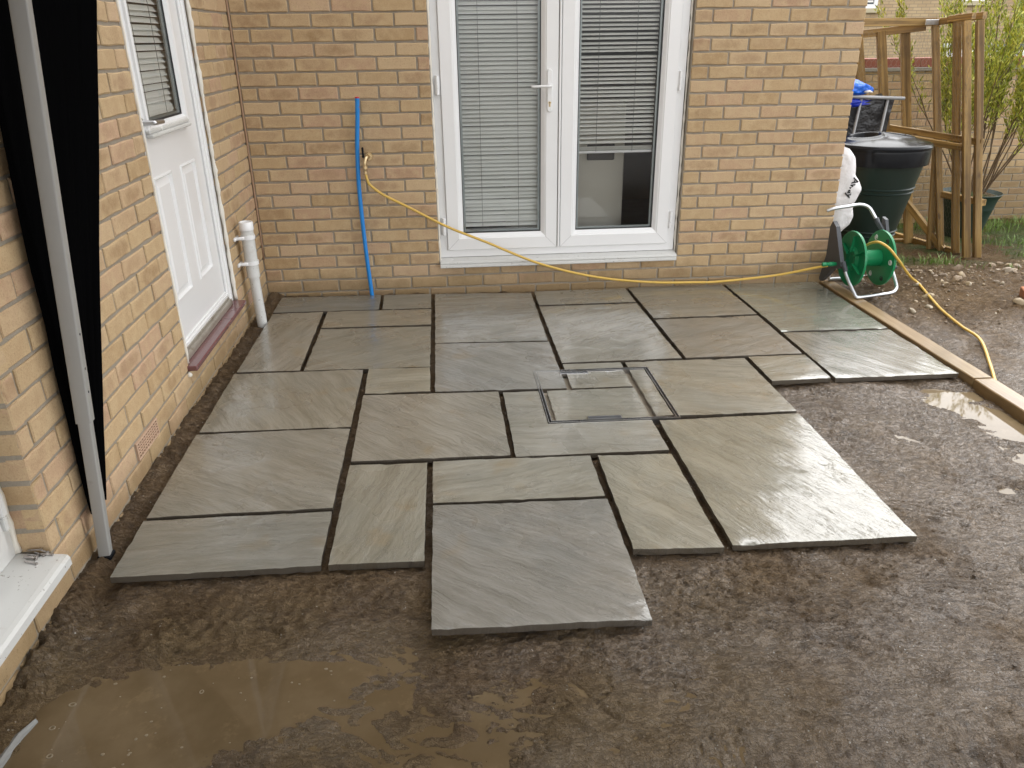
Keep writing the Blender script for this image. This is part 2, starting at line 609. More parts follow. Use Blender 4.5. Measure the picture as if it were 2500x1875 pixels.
M = {}
M['brick'] = brick_material("buff_brick")
M['mortar'] = mortar_material()
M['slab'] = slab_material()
M['mud'] = mud_material()
M['puddle'] = water_material("muddy_water", (0.112, 0.078, 0.041), (0.145, 0.105, 0.060), 0.02)
M['puddle2'] = water_material("grey_water", (0.14, 0.10, 0.055), (0.18, 0.135, 0.08), 0.015)
M['upvc'] = simple("white_upvc", (0.82, 0.82, 0.82), 0.22, nscale=25, namp=0.02, bump=0.02, coat=0.2)
M['upvc_dirty'] = simple("white_upvc_splashed", (0.62, 0.62, 0.60), 0.25, nscale=25, namp=0.03, bump=0.03, dirt=((0.42, 0.34, 0.25), 0.56, 0.45), specks=0.9)
M['sealant'] = simple("sealant", (0.78, 0.74, 0.66), 0.5, nscale=40, namp=0.10, bump=0.3, dirt=((0.45, 0.30, 0.18), 0.55, 0.5))
M['brown_sealant'] = simple("brown_sealant", (0.33, 0.21, 0.13), 0.6, nscale=40, namp=0.1, bump=0.2)
M['slat'] = simple("blind_slat", (0.82, 0.83, 0.80), 0.45, nscale=12, namp=0.04, bump=0.0)
M['slat_open'] = simple("blind_slat_pale", (0.86, 0.85, 0.80), 0.42, nscale=12, namp=0.04, bump=0.0)
M['cord'] = simple("blind_cord", (0.22, 0.22, 0.21), 0.8)
M['gasket'] = simple("black_gasket", (0.02, 0.02, 0.022), 0.5)
M['spacer'] = simple("glazing_spacer", (0.30, 0.33, 0.33), 0.35, metal=0.6)
M['steel'] = simple("steel", (0.55, 0.55, 0.56), 0.28, metal=1.0, nscale=40, namp=0.1)
M['galv'] = simple("galvanised_tube", (0.60, 0.62, 0.64), 0.30, metal=0.9, nscale=50, namp=0.12)
M['screw'] = simple("screw_steel", (0.42, 0.39, 0.37), 0.30, metal=1.0, nscale=200)
M['maroon'] = simple("maroon_sill", (0.150, 0.060, 0.065), 0.25, nscale=30, namp=0.10, coat=0.5, bump=0.05)
M['threshold'] = simple("threshold_aluminium", (0.42, 0.39, 0.34), 0.35, metal=0.5, nscale=90, namp=0.15, dirt=((0.20, 0.15, 0.10), 0.5, 0.6))
M['terracotta'] = simple("pinkish_terracotta", (0.50, 0.34, 0.235), 0.8, nscale=80, namp=0.15, bump=0.3)
M['redbrick'] = simple("red_brick_face", (0.26, 0.085, 0.055), 0.75, nscale=40, namp=0.25, bump=0.3)
M['orange'] = simple("orange_clay_brick", (0.45, 0.17, 0.08), 0.8, nscale=60, namp=0.2, bump=0.4, dirt=((0.16, 0.11, 0.07), 0.45, 0.5))
M['black_fabric'] = simple("black_fabric", (0.0022, 0.0022, 0.0024), 1.0, nscale=300, bump=0.1, spec=0.0)
M['shaded_white_paint'] = simple("shaded_white_powder_coat", (0.31, 0.305, 0.29), 0.38, nscale=45, namp=0.06, dirt=((0.14, 0.10, 0.07), 0.63, 0.7))  # white leg coat, greyed: shade from the black fabric is in the base colour
M['blue_pipe'] = simple("blue_pipe", (0.012, 0.22, 0.62), 0.34, nscale=70, namp=0.12, bump=0.05, dirt=((0.30, 0.36, 0.42), 0.66, 0.3))
M['red_plastic'] = simple("red_plastic", (0.55, 0.03, 0.035), 0.4)
M['hose'] = simple("yellow_hose", (0.62, 0.40, 0.075), 0.36, nscale=120, namp=0.10, coat=0.15, dirt=((0.30, 0.19, 0.07), 0.6, 0.5))
M['brass'] = simple("brass", (0.62, 0.48, 0.28), 0.28, metal=0.9, nscale=60, namp=0.18)
M['black_plastic'] = simple("black_plastic", (0.010, 0.011, 0.013), 0.16, nscale=30, namp=0.15, bump=0.02, spec=0.15)
M['green_plastic'] = simple("green_plastic", (0.010, 0.22, 0.085), 0.34, nscale=25, namp=0.12, bump=0.03)
M['dark_green'] = simple("dark_green_plastic", (0.006, 0.018, 0.014), 0.42, nscale=40, namp=0.2, bump=0.08)
M['grey_plastic'] = simple("grey_plastic", (0.055, 0.060, 0.068), 0.42, nscale=40, namp=0.12, bump=0.05)
M['pot_green'] = simple("pot_green_plastic", (0.012, 0.030, 0.022), 0.5, nscale=30, namp=0.2)
M['grey_tube'] = simple("grey_tube", (0.28, 0.28, 0.28), 0.4, metal=0.3)
M['liner'] = simple("black_liner", (0.020, 0.020, 0.022), 0.30, nscale=14, namp=0.2, bump=0.8, bdist=0.03)
M['blue_bag'] = simple("blue_bag", (0.01, 0.14, 0.72), 0.3, nscale=14, namp=0.4, bump=0.8, bdist=0.03)
M['deep_blue_bag'] = simple("deep_blue_bag", (0.008, 0.03, 0.42), 0.3, nscale=14, namp=0.3, bump=0.8, bdist=0.03)
M['white_bag'] = simple("white_woven_bag", (0.72, 0.70, 0.70), 0.55, nscale=16, namp=0.06, bump=0.7, bdist=0.02)
M['text_black'] = simple("black_print", (0.02, 0.02, 0.02), 0.6)
M['stone'] = None
M['wood_post'] = wood_material("treated_timber_post", (0.14, 0.078, 0.020), (0.42, 0.265, 0.085), 2, 0.15, 0.6, True)
M['wood_edge'] = wood_material("wet_edging_timber", (0.19, 0.115, 0.042), (0.30, 0.205, 0.10), 1, 0.45, 0.45)
M['wire'] = simple("galvanised_wire", (0.25, 0.23, 0.20), 0.5, metal=0.4)
M['room'] = simple("room_wall", (0.20, 0.18, 0.15), 0.8, nscale=6)
M['room_dark'] = simple("room_dark", (0.035, 0.03, 0.028), 0.5)
M['cupboard'] = simple("cupboard_front", (0.62, 0.58, 0.50), 0.5, nscale=4, namp=0.05)
M['grass'] = simple("grass_blade", (0.15, 0.24, 0.045), 0.5, nscale=8, namp=0.45, bump=0.0)
M['car_white'] = simple("car_white", (0.75, 0.76, 0.78), 0.2, coat=0.6, namp=0.02, bump=0.0)
M['car_glass'] = simple("car_glass", (0.03, 0.04, 0.05), 0.08, namp=0.1, bump=0.0)
M['tyre'] = simple("tyre_rubber", (0.02, 0.02, 0.02), 0.8)
M['sill_stone'] = simple("cast_stone", (0.50, 0.44, 0.30), 0.8, nscale=60, namp=0.1)
M['coping_tile'] = simple("grey_tile", (0.27, 0.25, 0.22), 0.7, nscale=50, namp=0.2)
M['stem'] = simple("stem_bark", (0.13, 0.085, 0.045), 0.8, nscale=60, namp=0.3)


def stone_material():
    t = NT("garden_stone")
    ob, pos, rnd, g = t.coords()
    r = t.math('FRACT', t.math('ADD', rnd, g.outputs['Random Per Island']))
    c = t.ramp(r, [(0.0, (0.15, 0.10, 0.055)), (0.35, (0.24, 0.17, 0.095)), (0.6, (0.34, 0.26, 0.15)), (0.8, (0.15, 0.105, 0.065)), (1.0, (0.42, 0.36, 0.26))])
    n = t.noise(pos, 45, 5, 0.65)
    c = t.mix(t.math('MULTIPLY', t.sm(n, 0.5, 0.7), 0.6), c, (0.15, 0.105, 0.068))
    return t.set(Base_Color=c, Roughness=0.55, Normal=t.bump(n, 0.6, 0.006))


def leaf_material():
    t = NT("shrub_leaf")
    ob, pos, rnd, g = t.coords()
    c = t.ramp(g.outputs['Random Per Island'], [(0.0, (0.16, 0.21, 0.03)), (0.5, (0.38, 0.42, 0.05)), (1.0, (0.62, 0.58, 0.10))])
    t.b.inputs['Subsurface Weight'].default_value = 0.0
    return t.set(Base_Color=c, Roughness=0.45, Transmission_Weight=0.0)


def glass_material():
    t = NT("window_glass")
    tr = t.new("ShaderNodeBsdfTransparent")
    tr.inputs[0].default_value = (0.93, 0.94, 0.93, 1)
    gl = t.new("ShaderNodeBsdfGlossy")
    gl.inputs['Roughness'].default_value = 0.015
    fr = t.new("ShaderNodeFresnel")
    fr.inputs['IOR'].default_value = 1.6
    mx = t.new("ShaderNodeMixShader")
    t.l.new(t.math('MULTIPLY_ADD', fr.outputs[0], 0.75, 0.0, clamp=True), mx.inputs[0])
    t.l.new(tr.outputs[0], mx.inputs[1])
    t.l.new(gl.outputs[0], mx.inputs[2])
    t.l.new(mx.outputs[0], t.o.inputs[0])
    return t.m


def far_brick_material():
    t = NT("far_brickwork")
    ob, pos, rnd, g = t.coords()
    sep = t.new("ShaderNodeSeparateXYZ")
    t.put(sep.inputs[0], pos)
    cmb = t.new("ShaderNodeCombineXYZ")
    t.l.new(sep.outputs[0], cmb.inputs[0])
    t.l.new(sep.outputs[2], cmb.inputs[1])
    b = t.new("ShaderNodeTexBrick")
    t.l.new(cmb.outputs[0], b.inputs['Vector'])
    b.inputs['Scale'].default_value = 1.0
    b.inputs['Brick Width'].default_value = 0.225
    b.inputs['Row Height'].default_value = 0.075
    b.inputs['Mortar Size'].default_value = 0.008
    b.inputs['Color1'].default_value = (0.50, 0.37, 0.22, 1)
    b.inputs['Color2'].default_value = (0.40, 0.28, 0.16, 1)
    b.inputs['Mortar'].default_value = (0.24, 0.19, 0.13, 1)
    n = t.noise(pos, 3, 4)
    c = t.mix(t.math('MULTIPLY', n, 0.3), b.outputs['Color'], (0.55, 0.44, 0.28))
    return t.set(Base_Color=c, Roughness=0.9, Normal=t.bump(b.outputs['Fac'], -0.4, 0.006))


M['stone'] = stone_material()
M['leaf'] = leaf_material()
M['glass'] = glass_material()
M['farbrick'] = far_brick_material()
M['slat2'] = M['slat_open']

# ------------------------------------------------------------------ the ground
SZ0, SSX, SSY, STH = -0.0055, -0.01331, -0.0064, 0.005
ct, st_ = math.cos(STH), math.sin(STH)


def s2w(u, v, dz=0.0):
    x, y = ct * u - st_ * v, st_ * u + ct * v
    return (x, y, SZ0 + SSX * x + SSY * y + dz)


def zs(x, y):
    return SZ0 + SSX * x + SSY * y


# paving layout in metres: far-left, far-right, near-right, near-left corner; grain angle, tone, wetness, relief
SLABS = [
    ([(0.096, -0.066), (0.700, -0.068), (0.704, -0.355), (0.096, -0.364)], 5, (0.80, 0.84, 0.86), 0.55, 0.5, "long narrow slab in the back left corner, the blue pipe standing at its back edge"),
    ([(0.720, -0.066), (1.011, -0.069), (1.011, -0.355), (0.724, -0.356)], 8, (0.92, 0.92, 0.88), 0.35, 0.5, "small square slab against the back wall just right of the blue pipe"),
    ([(0.100, -0.392), (0.386, -0.377), (0.389, -1.267), (0.094, -1.260)], 72, (1.04, 1.02, 0.96), 0.55, 0.7, "tall narrow slab running beside the side door, pale patch in its middle"),
    ([(0.409, -0.374), (1.012, -0.380), (1.012, -0.655), (0.412, -0.658)], 12, (1.02, 0.97, 0.86), 0.35, 0.6, "narrow brownish slab second from the back wall, left of the long straight joint"),
    ([(0.411, -0.676), (1.011, -0.678), (1.010, -1.270), (0.408, -1.266)], 28, (0.92, 0.92, 0.86), 0.50, 0.8, "square slab with diagonal streaks and the faint reflection of the blue pipe"),
    ([(1.034, -0.071), (1.636, -0.100), (1.626, -0.960), (1.036, -0.944)], 6, (1.00, 1.02, 1.02), 0.70, 0.7, "large pale slab directly below the left glazed door leaf"),
    ([(1.036, -0.964), (1.629, -0.985), (1.630, -1.582), (1.034, -1.576)], -42, (0.98, 1.00, 1.03), 0.45, 1.1, "streaked blue grey slab touching the left side of the access cover"),
    ([(0.088, -1.284), (0.692, -1.280), (0.691, -1.890), (0.090, -1.890)], -62, (1.02, 0.99, 0.90), 0.50, 0.9, "slab with chalky scaling at its left edge, level with the near end of the maroon sill"),
    ([(0.716, -1.276), (1.010, -1.282), (1.013, -1.565), (0.720, -1.565)], 6, (1.08, 1.05, 0.93), 0.30, 0.5, "smallest square slab, in the middle of the paving between four larger ones"),
    ([(0.716, -1.585), (1.316, -1.600), (1.319, -2.186), (0.720, -2.184)], -46, (1.04, 1.01, 0.95), 0.45, 1.1, "square slab with pale diagonal veins left of the access cover"),
    ([(0.084, -1.906), (0.690, -1.903), (0.689, -2.496), (0.086, -2.502)], -32, (1.00, 0.98, 0.92), 0.45, 1.3, "slab beside the terracotta air brick, with long pale crinkled veins"),
    ([(0.083, -2.521), (0.690, -2.517), (0.691, -2.813), (0.084, -2.814)], 2, (0.92, 0.93, 0.90), 0.45, 1.5, "nearest left slab, its corner at the foot of the gazebo leg"),
    ([(0.718, -2.211), (1.004, -2.216), (1.000, -2.819), (0.714, -2.813)], 74, (0.98, 0.97, 0.88), 0.55, 1.0, "tall slab with a broken pale chip at its near edge"),
    ([(1.025, -2.205), (1.620, -2.215), (1.618, -2.504), (1.026, -2.496)], 14, (1.04, 1.03, 0.95), 0.35, 1.2, "wide slab just behind the nearest square slab"),
    ([(1.026, -2.516), (1.622, -2.526), (1.621, -3.136), (1.023, -3.124)], -36, (0.90, 0.90, 0.90), 0.40, 1.9, "nearest square slab jutting out into the mud, strongly streaked"),
    None,
    ([(1.648, -2.221), (1.931, -2.231), (1.926, -2.834), (1.644, -2.820)], -55, (1.06, 1.04, 0.93), 0.55, 1.3, "tall slab right of the nearest square slab, its near edge over the mud"),
    ([(1.960, -1.950), (2.566, -1.934), (2.556, -2.832), (1.958, -2.826)], -62, (0.96, 0.94, 0.82), 0.85, 1.7, "largest slab, at the near right corner, shining with reflected sky"),
    None,
    ([(2.594, -1.284), (2.889, -1.281), (2.883, -1.577), (2.593, -1.590)], 8, (1.02, 1.00, 0.90), 0.95, 0.7, "small wet slab on the right edge reflecting the sky"),
    ([(2.912, -0.957), (3.516, -0.960), (3.512, -1.580), (2.903, -1.586)], -60, (0.96, 0.95, 0.90), 1.1, 1.3, "very wet slab with puddles on it beside the edging timber"),
    ([(2.915, -0.030), (3.535, -0.026), (3.518, -0.937), (2.914, -0.935)], 10, (0.88, 0.93, 0.86), 0.80, 0.5, "greenish grey slab in the far right corner by the hose reel"),
    ([(2.268, -0.050), (2.893, -0.035), (2.890, -0.642), (2.277, -0.658)], 6, (0.90, 0.87, 0.80), 0.45, 0.6, "slab under the low loop of the yellow hose, with long level bands"),
    ([(2.276, -0.684), (2.887, -0.665), (2.882, -1.265), (2.279, -1.270)], 24, (0.84, 0.80, 0.74), 0.35, 0.7, "plain darker brown slab right of the pale square one"),
    ([(1.657, -0.085), (2.247, -0.060), (2.247, -0.350), (1.654, -0.362)], 12, (0.98, 0.97, 0.92), 0.55, 0.6, "narrow slab against the wall below the right glazed door leaf"),
    ([(1.654, -0.386), (2.248, -0.376), (2.256, -1.272), (1.654, -1.280)], 30, (1.06, 1.06, 1.02), 0.75, 0.6, "large pale slab behind the access cover"),
]
MH = (1.500, 2.055, -1.935, -1.378)     # access cover in slab coordinates
NOTCHED = [
    ((1.338, 1.932, -2.198, -1.606), -8, (1.08, 1.08, 1.04), 0.55, 0.8, "pale slab wrapped round the near left corner of the access cover"),
    ((1.964, 2.570, -1.908, -1.296), -16, (0.98, 0.95, 0.85), 0.45, 0.9, "brownish streaked slab at the right side of the access cover"),
    ((1.655, 1.942, -1.376, -1.298), 4, (1.06, 1.06, 1.00), 0.4, 0.4, "thin strip of slab behind the access cover"),
]
ALLQ = [s[0] for s in SLABS if s] + [[(a, d), (b, d), (b, c), (a, c)] for (a, b, c, d), *_ in NOTCHED] + [[(MH[0], MH[3]), (MH[1], MH[3]), (MH[1], MH[2]), (MH[0], MH[2])]]

PUD_F = -0.052      # level of the water in the front corner
PUD_R = -0.092      # level of the water by the timber


def blob(x, y, cx, cy, rx, ry, a=0.0):
    dx, dy = x - cx, y - cy
    c, s = math.cos(a), math.sin(a)
    return np.exp(-(((c * dx + s * dy) / rx) ** 2 + ((-s * dx + c * dy) / ry) ** 2))


def ground_h(x, y, fine=True):
    x = np.asarray(x, float)
    y = np.asarray(y, float)
    z = zs(x, y) - 0.036
    # front left corner lies low and level
    w = sstep(-2.85, -3.10, y) * sstep(2.9, 1.6, x)
    z = z * (1 - w) + (PUD_F + 0.0035 - 0.0018 * sstep(0.8, 1.1, x) * sstep(2.3, 1.8, x)) * w
    w2 = sstep(0.10, 0.02, x) * sstep(-1.2, -2.6, y)
    z = z + 0.014 * w2
    # garden side beyond the timber
    g = sstep(3.56, 3.62, x)
    zg = np.interp(y, [-6, -1.5, 0.0, 1.13, 2.3, 3.5, 60], [-0.075, -0.06, -0.045, -0.27, -0.38, -0.52, -0.60])
    zg = zg + 0.012 * fbm(x * 1.6, y * 1.6, 2)
    zg = zg - 0.030 * sstep(3.80, 3.64, x) * sstep(0.1, -0.1, y)
    z = z * (1 - g) + zg * g
    # behind the back wall
    z = np.where((y > 0.12) & (x < 3.5), -0.2, z)
    # pit beside the timber
    z = z - 0.012 * sstep(2.7, 3.3, x) * sstep(-1.62, -1.75, y) * (1 - g)
    near = ((x > -0.3) & (x < 8) & (y > -4.5) & (y < 3.6)).astype(float)
    n = 0
    n = n + 0.010 * fbm(x * 2.2, y * 2.2, 3)
    n = n + 0.0050 * fbm(x * 6 + 0.4 * perlin(x * 5, y * 5), y * 9, 3)
    rough = 0.50 + 0.9 * sstep(-0.15, 0.40, fbm(x * 1.7 + 9, y * 1.7, 3))
    wx, wy = x + 0.05 * fbm(x * 4, y * 4, 2), y + 0.05 * fbm(x * 4 + 7, y * 4, 2)
    q1, q2 = 0.93 * wx - 0.36 * wy, 0.36 * wx + 0.93 * wy
    n = n + 0.0070 * ridge(q1 * 5, q2 * 17, 4, 0.62)
    n = n + rough * 0.0055 * fbm(wx * 18, wy * 26, 4, 0.66)
    # creases torn and smeared into the surface
    cm1 = sstep(-0.05, 0.30, fbm(x * 3.1 + 4, y * 3.1, 2))
    cm2 = sstep(-0.15, 0.20, fbm(x * 4.3 - 8, y * 4.3, 2))
    n = n - cm1 * 0.0105 * np.exp(-np.abs(perlin(q1 * 7 + 3, q2 * 21)) / 0.055)
    n = n - cm2 * 0.0055 * np.exp(-np.abs(fbm(q1 * 17, q2 * 38 + 9, 2)) / 0.075)
    if fine:
        n = n + rough * 0.0034 * ridge(q1 * 26, q2 * 46, 3, 0.6)
    # churned crumbs along the near edges of the slabs
    for (ax, bx, yy) in ((0.05, 0.7, -2.87), (0.7, 1.02, -2.88), (1.02, 1.65, -3.19), (1.65, 1.95, -2.90), (1.95, 2.60, -2.89), (2.6, 3.5, -1.64)):
        k = sstep(ax - 0.06, ax + 0.04, x) * sstep(bx + 0.08, bx - 0.02, x) * np.exp(-((y - yy) / 0.075) ** 2)
        n = n + k * (0.003 + 0.009 * ridge(x * 20, y * 26, 3))
    # soil strip by the house walls
    k = np.exp(-((x - 0.03) / 0.05) ** 2) * sstep(-3.0, -2.2, y)
    n = n + k * 0.010
    k2 = sstep(0.10, 0.06, x) * sstep(-2.6, -2.2, y)
    n = n + k2 * (0.007 + 0.016 * fbm(x * 14, y * 14, 4, 0.7))
    k = np.exp(-((y + 0.01) / 0.04) ** 2) * (x < 3.5)
    n = n + k * (0.012 + 0.012 * fbm(x * 9, y * 9, 2))
    n = n + blob(x, y, 0.12, -0.12, 0.2, 0.14) * 0.012
    # heap of crumbs at the wall in the front corner and island in the puddle
    n = n + blob(x, y, 0.035, -3.12, 0.06, 0.34) * (0.032 + 0.03 * fbm(x * 26, y * 26, 3))
    n = n + blob(x, y, 0.30, -3.03, 0.14, 0.075, 0.5) * (0.018 + 0.02 * fbm(x * 24, y * 24, 3))
    n = n + blob(x, y, 0.56, -3.01, 0.20, 0.06) * (0.016 + 0.02 * fbm(x * 24, y * 24, 3))
    n = n + blob(x, y, 0.70, -3.38, 0.16, 0.07, 0.5) * 0.014
    # hollows that hold water
    n = n - blob(x, y, 0.46, -3.28, 0.34, 0.13) * 0.020
    n = n - blob(x, y, 0.22, -3.40, 0.22, 0.14) * 0.020
    n = n - blob(x, y, 0.27, -2.94, 0.16, 0.05, 0.3) * 0.026
    n = n - blob(x, y, 0.085, -2.72, 0.03, 0.22) * 0.022
    n = n - blob(x, y, 0.09, -2.90, 0.06, 0.07) * 0.022
    n = n - blob(x, y, 0.98, -3.16, 0.14, 0.06) * 0.010
    flat = np.clip(blob(x, y, 0.46, -3.28, 0.40, 0.17) * 1.4, 0, 1)
    n = n * (1 - 0.45 * flat) - 0.007 * flat
    n = n + sstep(1.8, 2.4, x) * sstep(-2.8, -3.1, y) * 0.016
    for (cx, cy, rx, ry, a) in ((3.38, -1.66, 0.17, 0.05, -0.35), (3.40, -1.86, 0.15, 0.07, -0.8), (3.46, -2.05, 0.10, 0.12, 0.2), (2.92, -1.83, 0.09, 0.035, -0.3), (2.71, -1.90, 0.045, 0.03, -0.6), (2.98, -2.07, 0.07, 0.06, -0.6), (3.12, -2.50, 0.08, 0.05, 0), (3.36, -2.3, 0.09, 0.09, 0)):
        n = n - blob(x, y, cx, cy, rx, ry, a) * 0.026
    # footprint ridge hollows on the open mud
    for (cx, cy, rx, ry, a, d) in ((1.95, -3.02, 0.16, 0.05, -0.1, 0.012), (2.75, -2.95, 0.13, 0.06, 0.3, 0.012), (2.28, -3.37, 0.05, 0.04, 0, 0.014), (2.9, -2.45, 0.15, 0.06, -0.5, 0.012), (0.85, -2.98, 0.12, 0.05, 0, 0.012)):
        b = blob(x, y, cx, cy, rx, ry, a)
        n = n - d * (b - 0.8 * np.clip(blob(x, y, cx, cy, rx * 1.5, ry * 1.6, a) - b, 0, 1))
    # stony ground beyond the timber
    gs = g * sstep(-1.3, -0.3, y)
    n = n + gs * (0.014 * ridge(x * 7, y * 7, 3) + 0.010 * fbm(x * 15, y * 15, 2))
    z = z + n * near
    # keep the soil under and between the slabs
    c, s = math.cos(STH), math.sin(STH)
    u, v = c * x + s * y, -s * x + c * y
    inside = (u > 0.06) & (u < 3.57) & (v > -3.15) & (v < -0.02)
    joint = np.zeros_like(x, bool)
    cover = np.zeros_like(x, bool)
    for q in ALLQ:
        us = [p[0] for p in q]
        vs = [p[1] for p in q]
        a0, a1, b0, b1 = min(us), max(us), min(vs), max(vs)
        cover |= (u > a0) & (u < a1) & (v > b0) & (v < b1)
        joint |= (u > a0 - 0.03) & (u < a1 + 0.03) & (v > b0 - 0.03) & (v < b1 + 0.03)
    zsu = zs(x, y)
    z = np.where(cover, np.minimum(z, zsu - 0.0275), z)
    z = np.where(joint & ~cover, np.minimum(z, zsu - 0.013 - 0.006 * np.abs(fbm(x * 40, y * 40, 2))), z)
    return z


def axis(segs):
    out = []
    for a, b, st in segs:
        out += list(np.arange(a, b - 1e-9, st))
    out.append(segs[-1][1])
    return np.array(out)


gx = axis([(-60, -20, 20), (-20, -4, 4), (-4, -0.2, 0.95), (-0.2, -0.04, 0.04), (-0.04, 3.72, 0.0062), (3.72, 4.6, 0.014), (4.6, 7.0, 0.03), (7.0, 8.0, 0.125), (8, 20, 2), (20, 80, 15)])
gy = axis([(-60, -20, 20), (-20, -6, 3.5), (-6, -3.8, 0.55), (-3.8, -3.5, 0.02), (-3.5, -2.4, 0.0052), (-2.4, -1.2, 0.008), (-1.2, 0.1, 0.013), (0.1, 0.8, 0.02), (0.8, 3.6, 0.035), (3.6, 8, 0.6), (8, 20, 2), (20, 80, 15)])
GX, GY = np.meshgrid(gx, gy)
GZ = ground_h(GX, GY)
nx, ny = len(gx), len(gy)
me = bpy.data.meshes.new("ground")
me.vertices.add(nx * ny)
me.vertices.foreach_set('co', np.stack([GX, GY, GZ], -1).astype(np.float32).ravel())
ii = np.arange(nx * ny).reshape(ny, nx)
quads = np.stack([ii[:-1, :-1], ii[:-1, 1:], ii[1:, 1:], ii[1:, :-1]], -1).reshape(-1, 4)
me.loops.add(quads.size)
me.loops.foreach_set('vertex_index', quads.ravel().astype(np.int32))
me.polygons.add(len(quads))
me.polygons.foreach_set('loop_start', np.arange(0, quads.size, 4, dtype=np.int32))
me.polygons.foreach_set('use_smooth', np.ones(len(quads), bool))
me.update(calc_edges=True)
me.validate()
me.materials.append(M['mud'])
ground = bpy.data.objects.new("ground", me)
COL.objects.link(ground)
tag(ground, "churned wet brown mud around the paving", kind='structure')


def gz(x, y):
    return float(ground_h(np.array([x]), np.array([y]), True)[0])


def water(name, outline, z, mat, label):
    mb = MB()
    mb.add([(x, y, z) for x, y in outline], [tuple(range(len(outline)))])
    o = mb.build(name, mat, recalc=False)
    tag(o, label, kind='structure')
    return o


water("puddle", [(-0.004, -4.3), (2.35, -4.3), (2.35, -3.20), (1.66, -3.20), (1.66, -2.90), (-0.004, -2.90)], PUD_F, M['puddle'], "muddy brown puddle in the near left corner")
water("puddle", [(-0.004, -2.90), (0.08, -2.90), (0.08, -2.50), (-0.004, -2.50)], PUD_F + 0.006, M['puddle'], "narrow muddy puddle between side wall and paving")
water("puddle", [(2.6, -1.62), (2.6, -2.75), (3.53, -2.75), (3.53, -1.62)], PUD_R, M['puddle2'], "shallow puddles reflecting the sky beside the edging timber")

# ------------------------------------------------------------------ house walls of single bricks
WC = 0.006          # mortar joint recess


def brick_mesh(w, seed, hgt=0.065, dep=0.05):
    rr = random.Random(seed)
    b = 0.0035
    # front face ring with a few extra points for a wavy arris
    hx, hz = w / 2, hgt / 2
    n_x = 4 if w > 0.15 else 2
    ring = []
    for i in range(n_x):
        ring.append((-hx + 2 * hx * i / n_x, -hz))
    for i in range(2):
        ring.append((hx, -hz + 2 * hz * i / 2))
    for i in range(n_x):
        ring.append((hx - 2 * hx * i / n_x, hz))
    for i in range(2):
        ring.append((-hx, hz - 2 * hz * i / 2))
    n = len(ring)
    mid = []
    fr = []
    bk = []
    for (x, z) in ring:
        jx, jz = rr.uniform(-0.0022, 0.0012), rr.uniform(-0.0024, 0.0012)
        sx = (1 if x > 0 else -1)
        sz = (1 if z > 0 else -1)
        X, Z = x + sx * jx * (abs(x) > hx * 0.98), z + sz * jz * (abs(z) > hz * 0.98)
        mid.append((X, b, Z))
        bb = b * rr.uniform(0.7, 1.6)
        fr.append((X - sx * bb * (abs(x) > hx * 0.98), rr.uniform(-0.0006, 0.0006), Z - sz * bb * (abs(z) > hz * 0.98)))
        bk.append((X, dep, Z))
    mb = MB()
    mb.add(fr + mid + bk, [tuple(range(n))] + [(i, (i + 1) % n, n + (i + 1) % n, n + i) for i in range(n)] + [(n + i, n + (i + 1) % n, 2 * n + (i + 1) % n, 2 * n + i) for i in range(n)])
    o = mb.build("brick", M['brick'], link=False)
    me = o.data
    bpy.data.objects.remove(o)
    return me


_BC = {}


def get_brick(w):
    k = round(w / 0.004)
    if k not in _BC:
        nvar = 6 if abs(w - 0.215) < 0.003 else 3
        _BC[k] = [brick_mesh(w, k * 31 + i) for i in range(nvar)]
    return random.choice(_BC[k])


def lay(parent, spans, side, stuff=None):
    """spans = [(a0, a1, row)], a along the wall; side 'back' faces -Y, 'left' faces +X"""
    for a0, a1, row in spans:
        w = a1 - a0
        if w < 0.02:
            continue
        me = get_brick(w)
        zc = row * 0.075 + 0.0375 + random.uniform(-0.0012, 0.0012)
        pr = random.uniform(-0.0018, 0.0018)
        tilt = random.gauss(0, 0.004)
        ac = (a0 + a1) / 2
        if side == 'back':
            mt = Matrix.Translation((ac, pr, zc)) @ Matrix.Rotation(tilt, 4, 'Y')
        else:
            mt = Matrix.Translation((pr, ac, zc)) @ Matrix.Rotation(PI / 2, 4, 'Z') @ Matrix.Rotation(tilt, 4, 'Y')
        if stuff is None:
            o = bpy.data.objects.new("brick", me)
            o.matrix_local = mt
            o.parent = parent
            COL.objects.link(o)
        else:
            vs = [tuple(mt @ v.co) for v in me.vertices]
            stuff.add(vs, [tuple(p.vertices) for p in me.polygons])


def row_spans(joints, a_min, a_max, holes):
    out = []
    js = sorted(set([a_min] + [j for j in joints if a_min + 0.03 < j < a_max - 0.03] + [a_max]))
    for p, q in zip(js[:-1], js[1:]):
        segs = [(p, q)]
        for h0, h1 in holes:
            ns = []
            for s0, s1 in segs:
                if h1 <= s0 or h0 >= s1:
                    ns.append((s0, s1))
                else:
                    if h0 - s0 > 0.02:
                        ns.append((s0, h0))
                    if s1 - h1 > 0.02:
                        ns.append((h1, s1))
            segs = ns
        for s0, s1 in segs:
            l = 0.0 if s0 in (a_min,) or any(abs(s0 - h[1]) < 1e-6 for h in holes) else 0.005
            r = 0.0 if s1 in (a_max,) or any(abs(s1 - h[0]) < 1e-6 for h in holes) else 0.005
            if s0 == a_min or s1 == a_max:
                pass
            out.append((s0 + l, s1 - r))
    return out


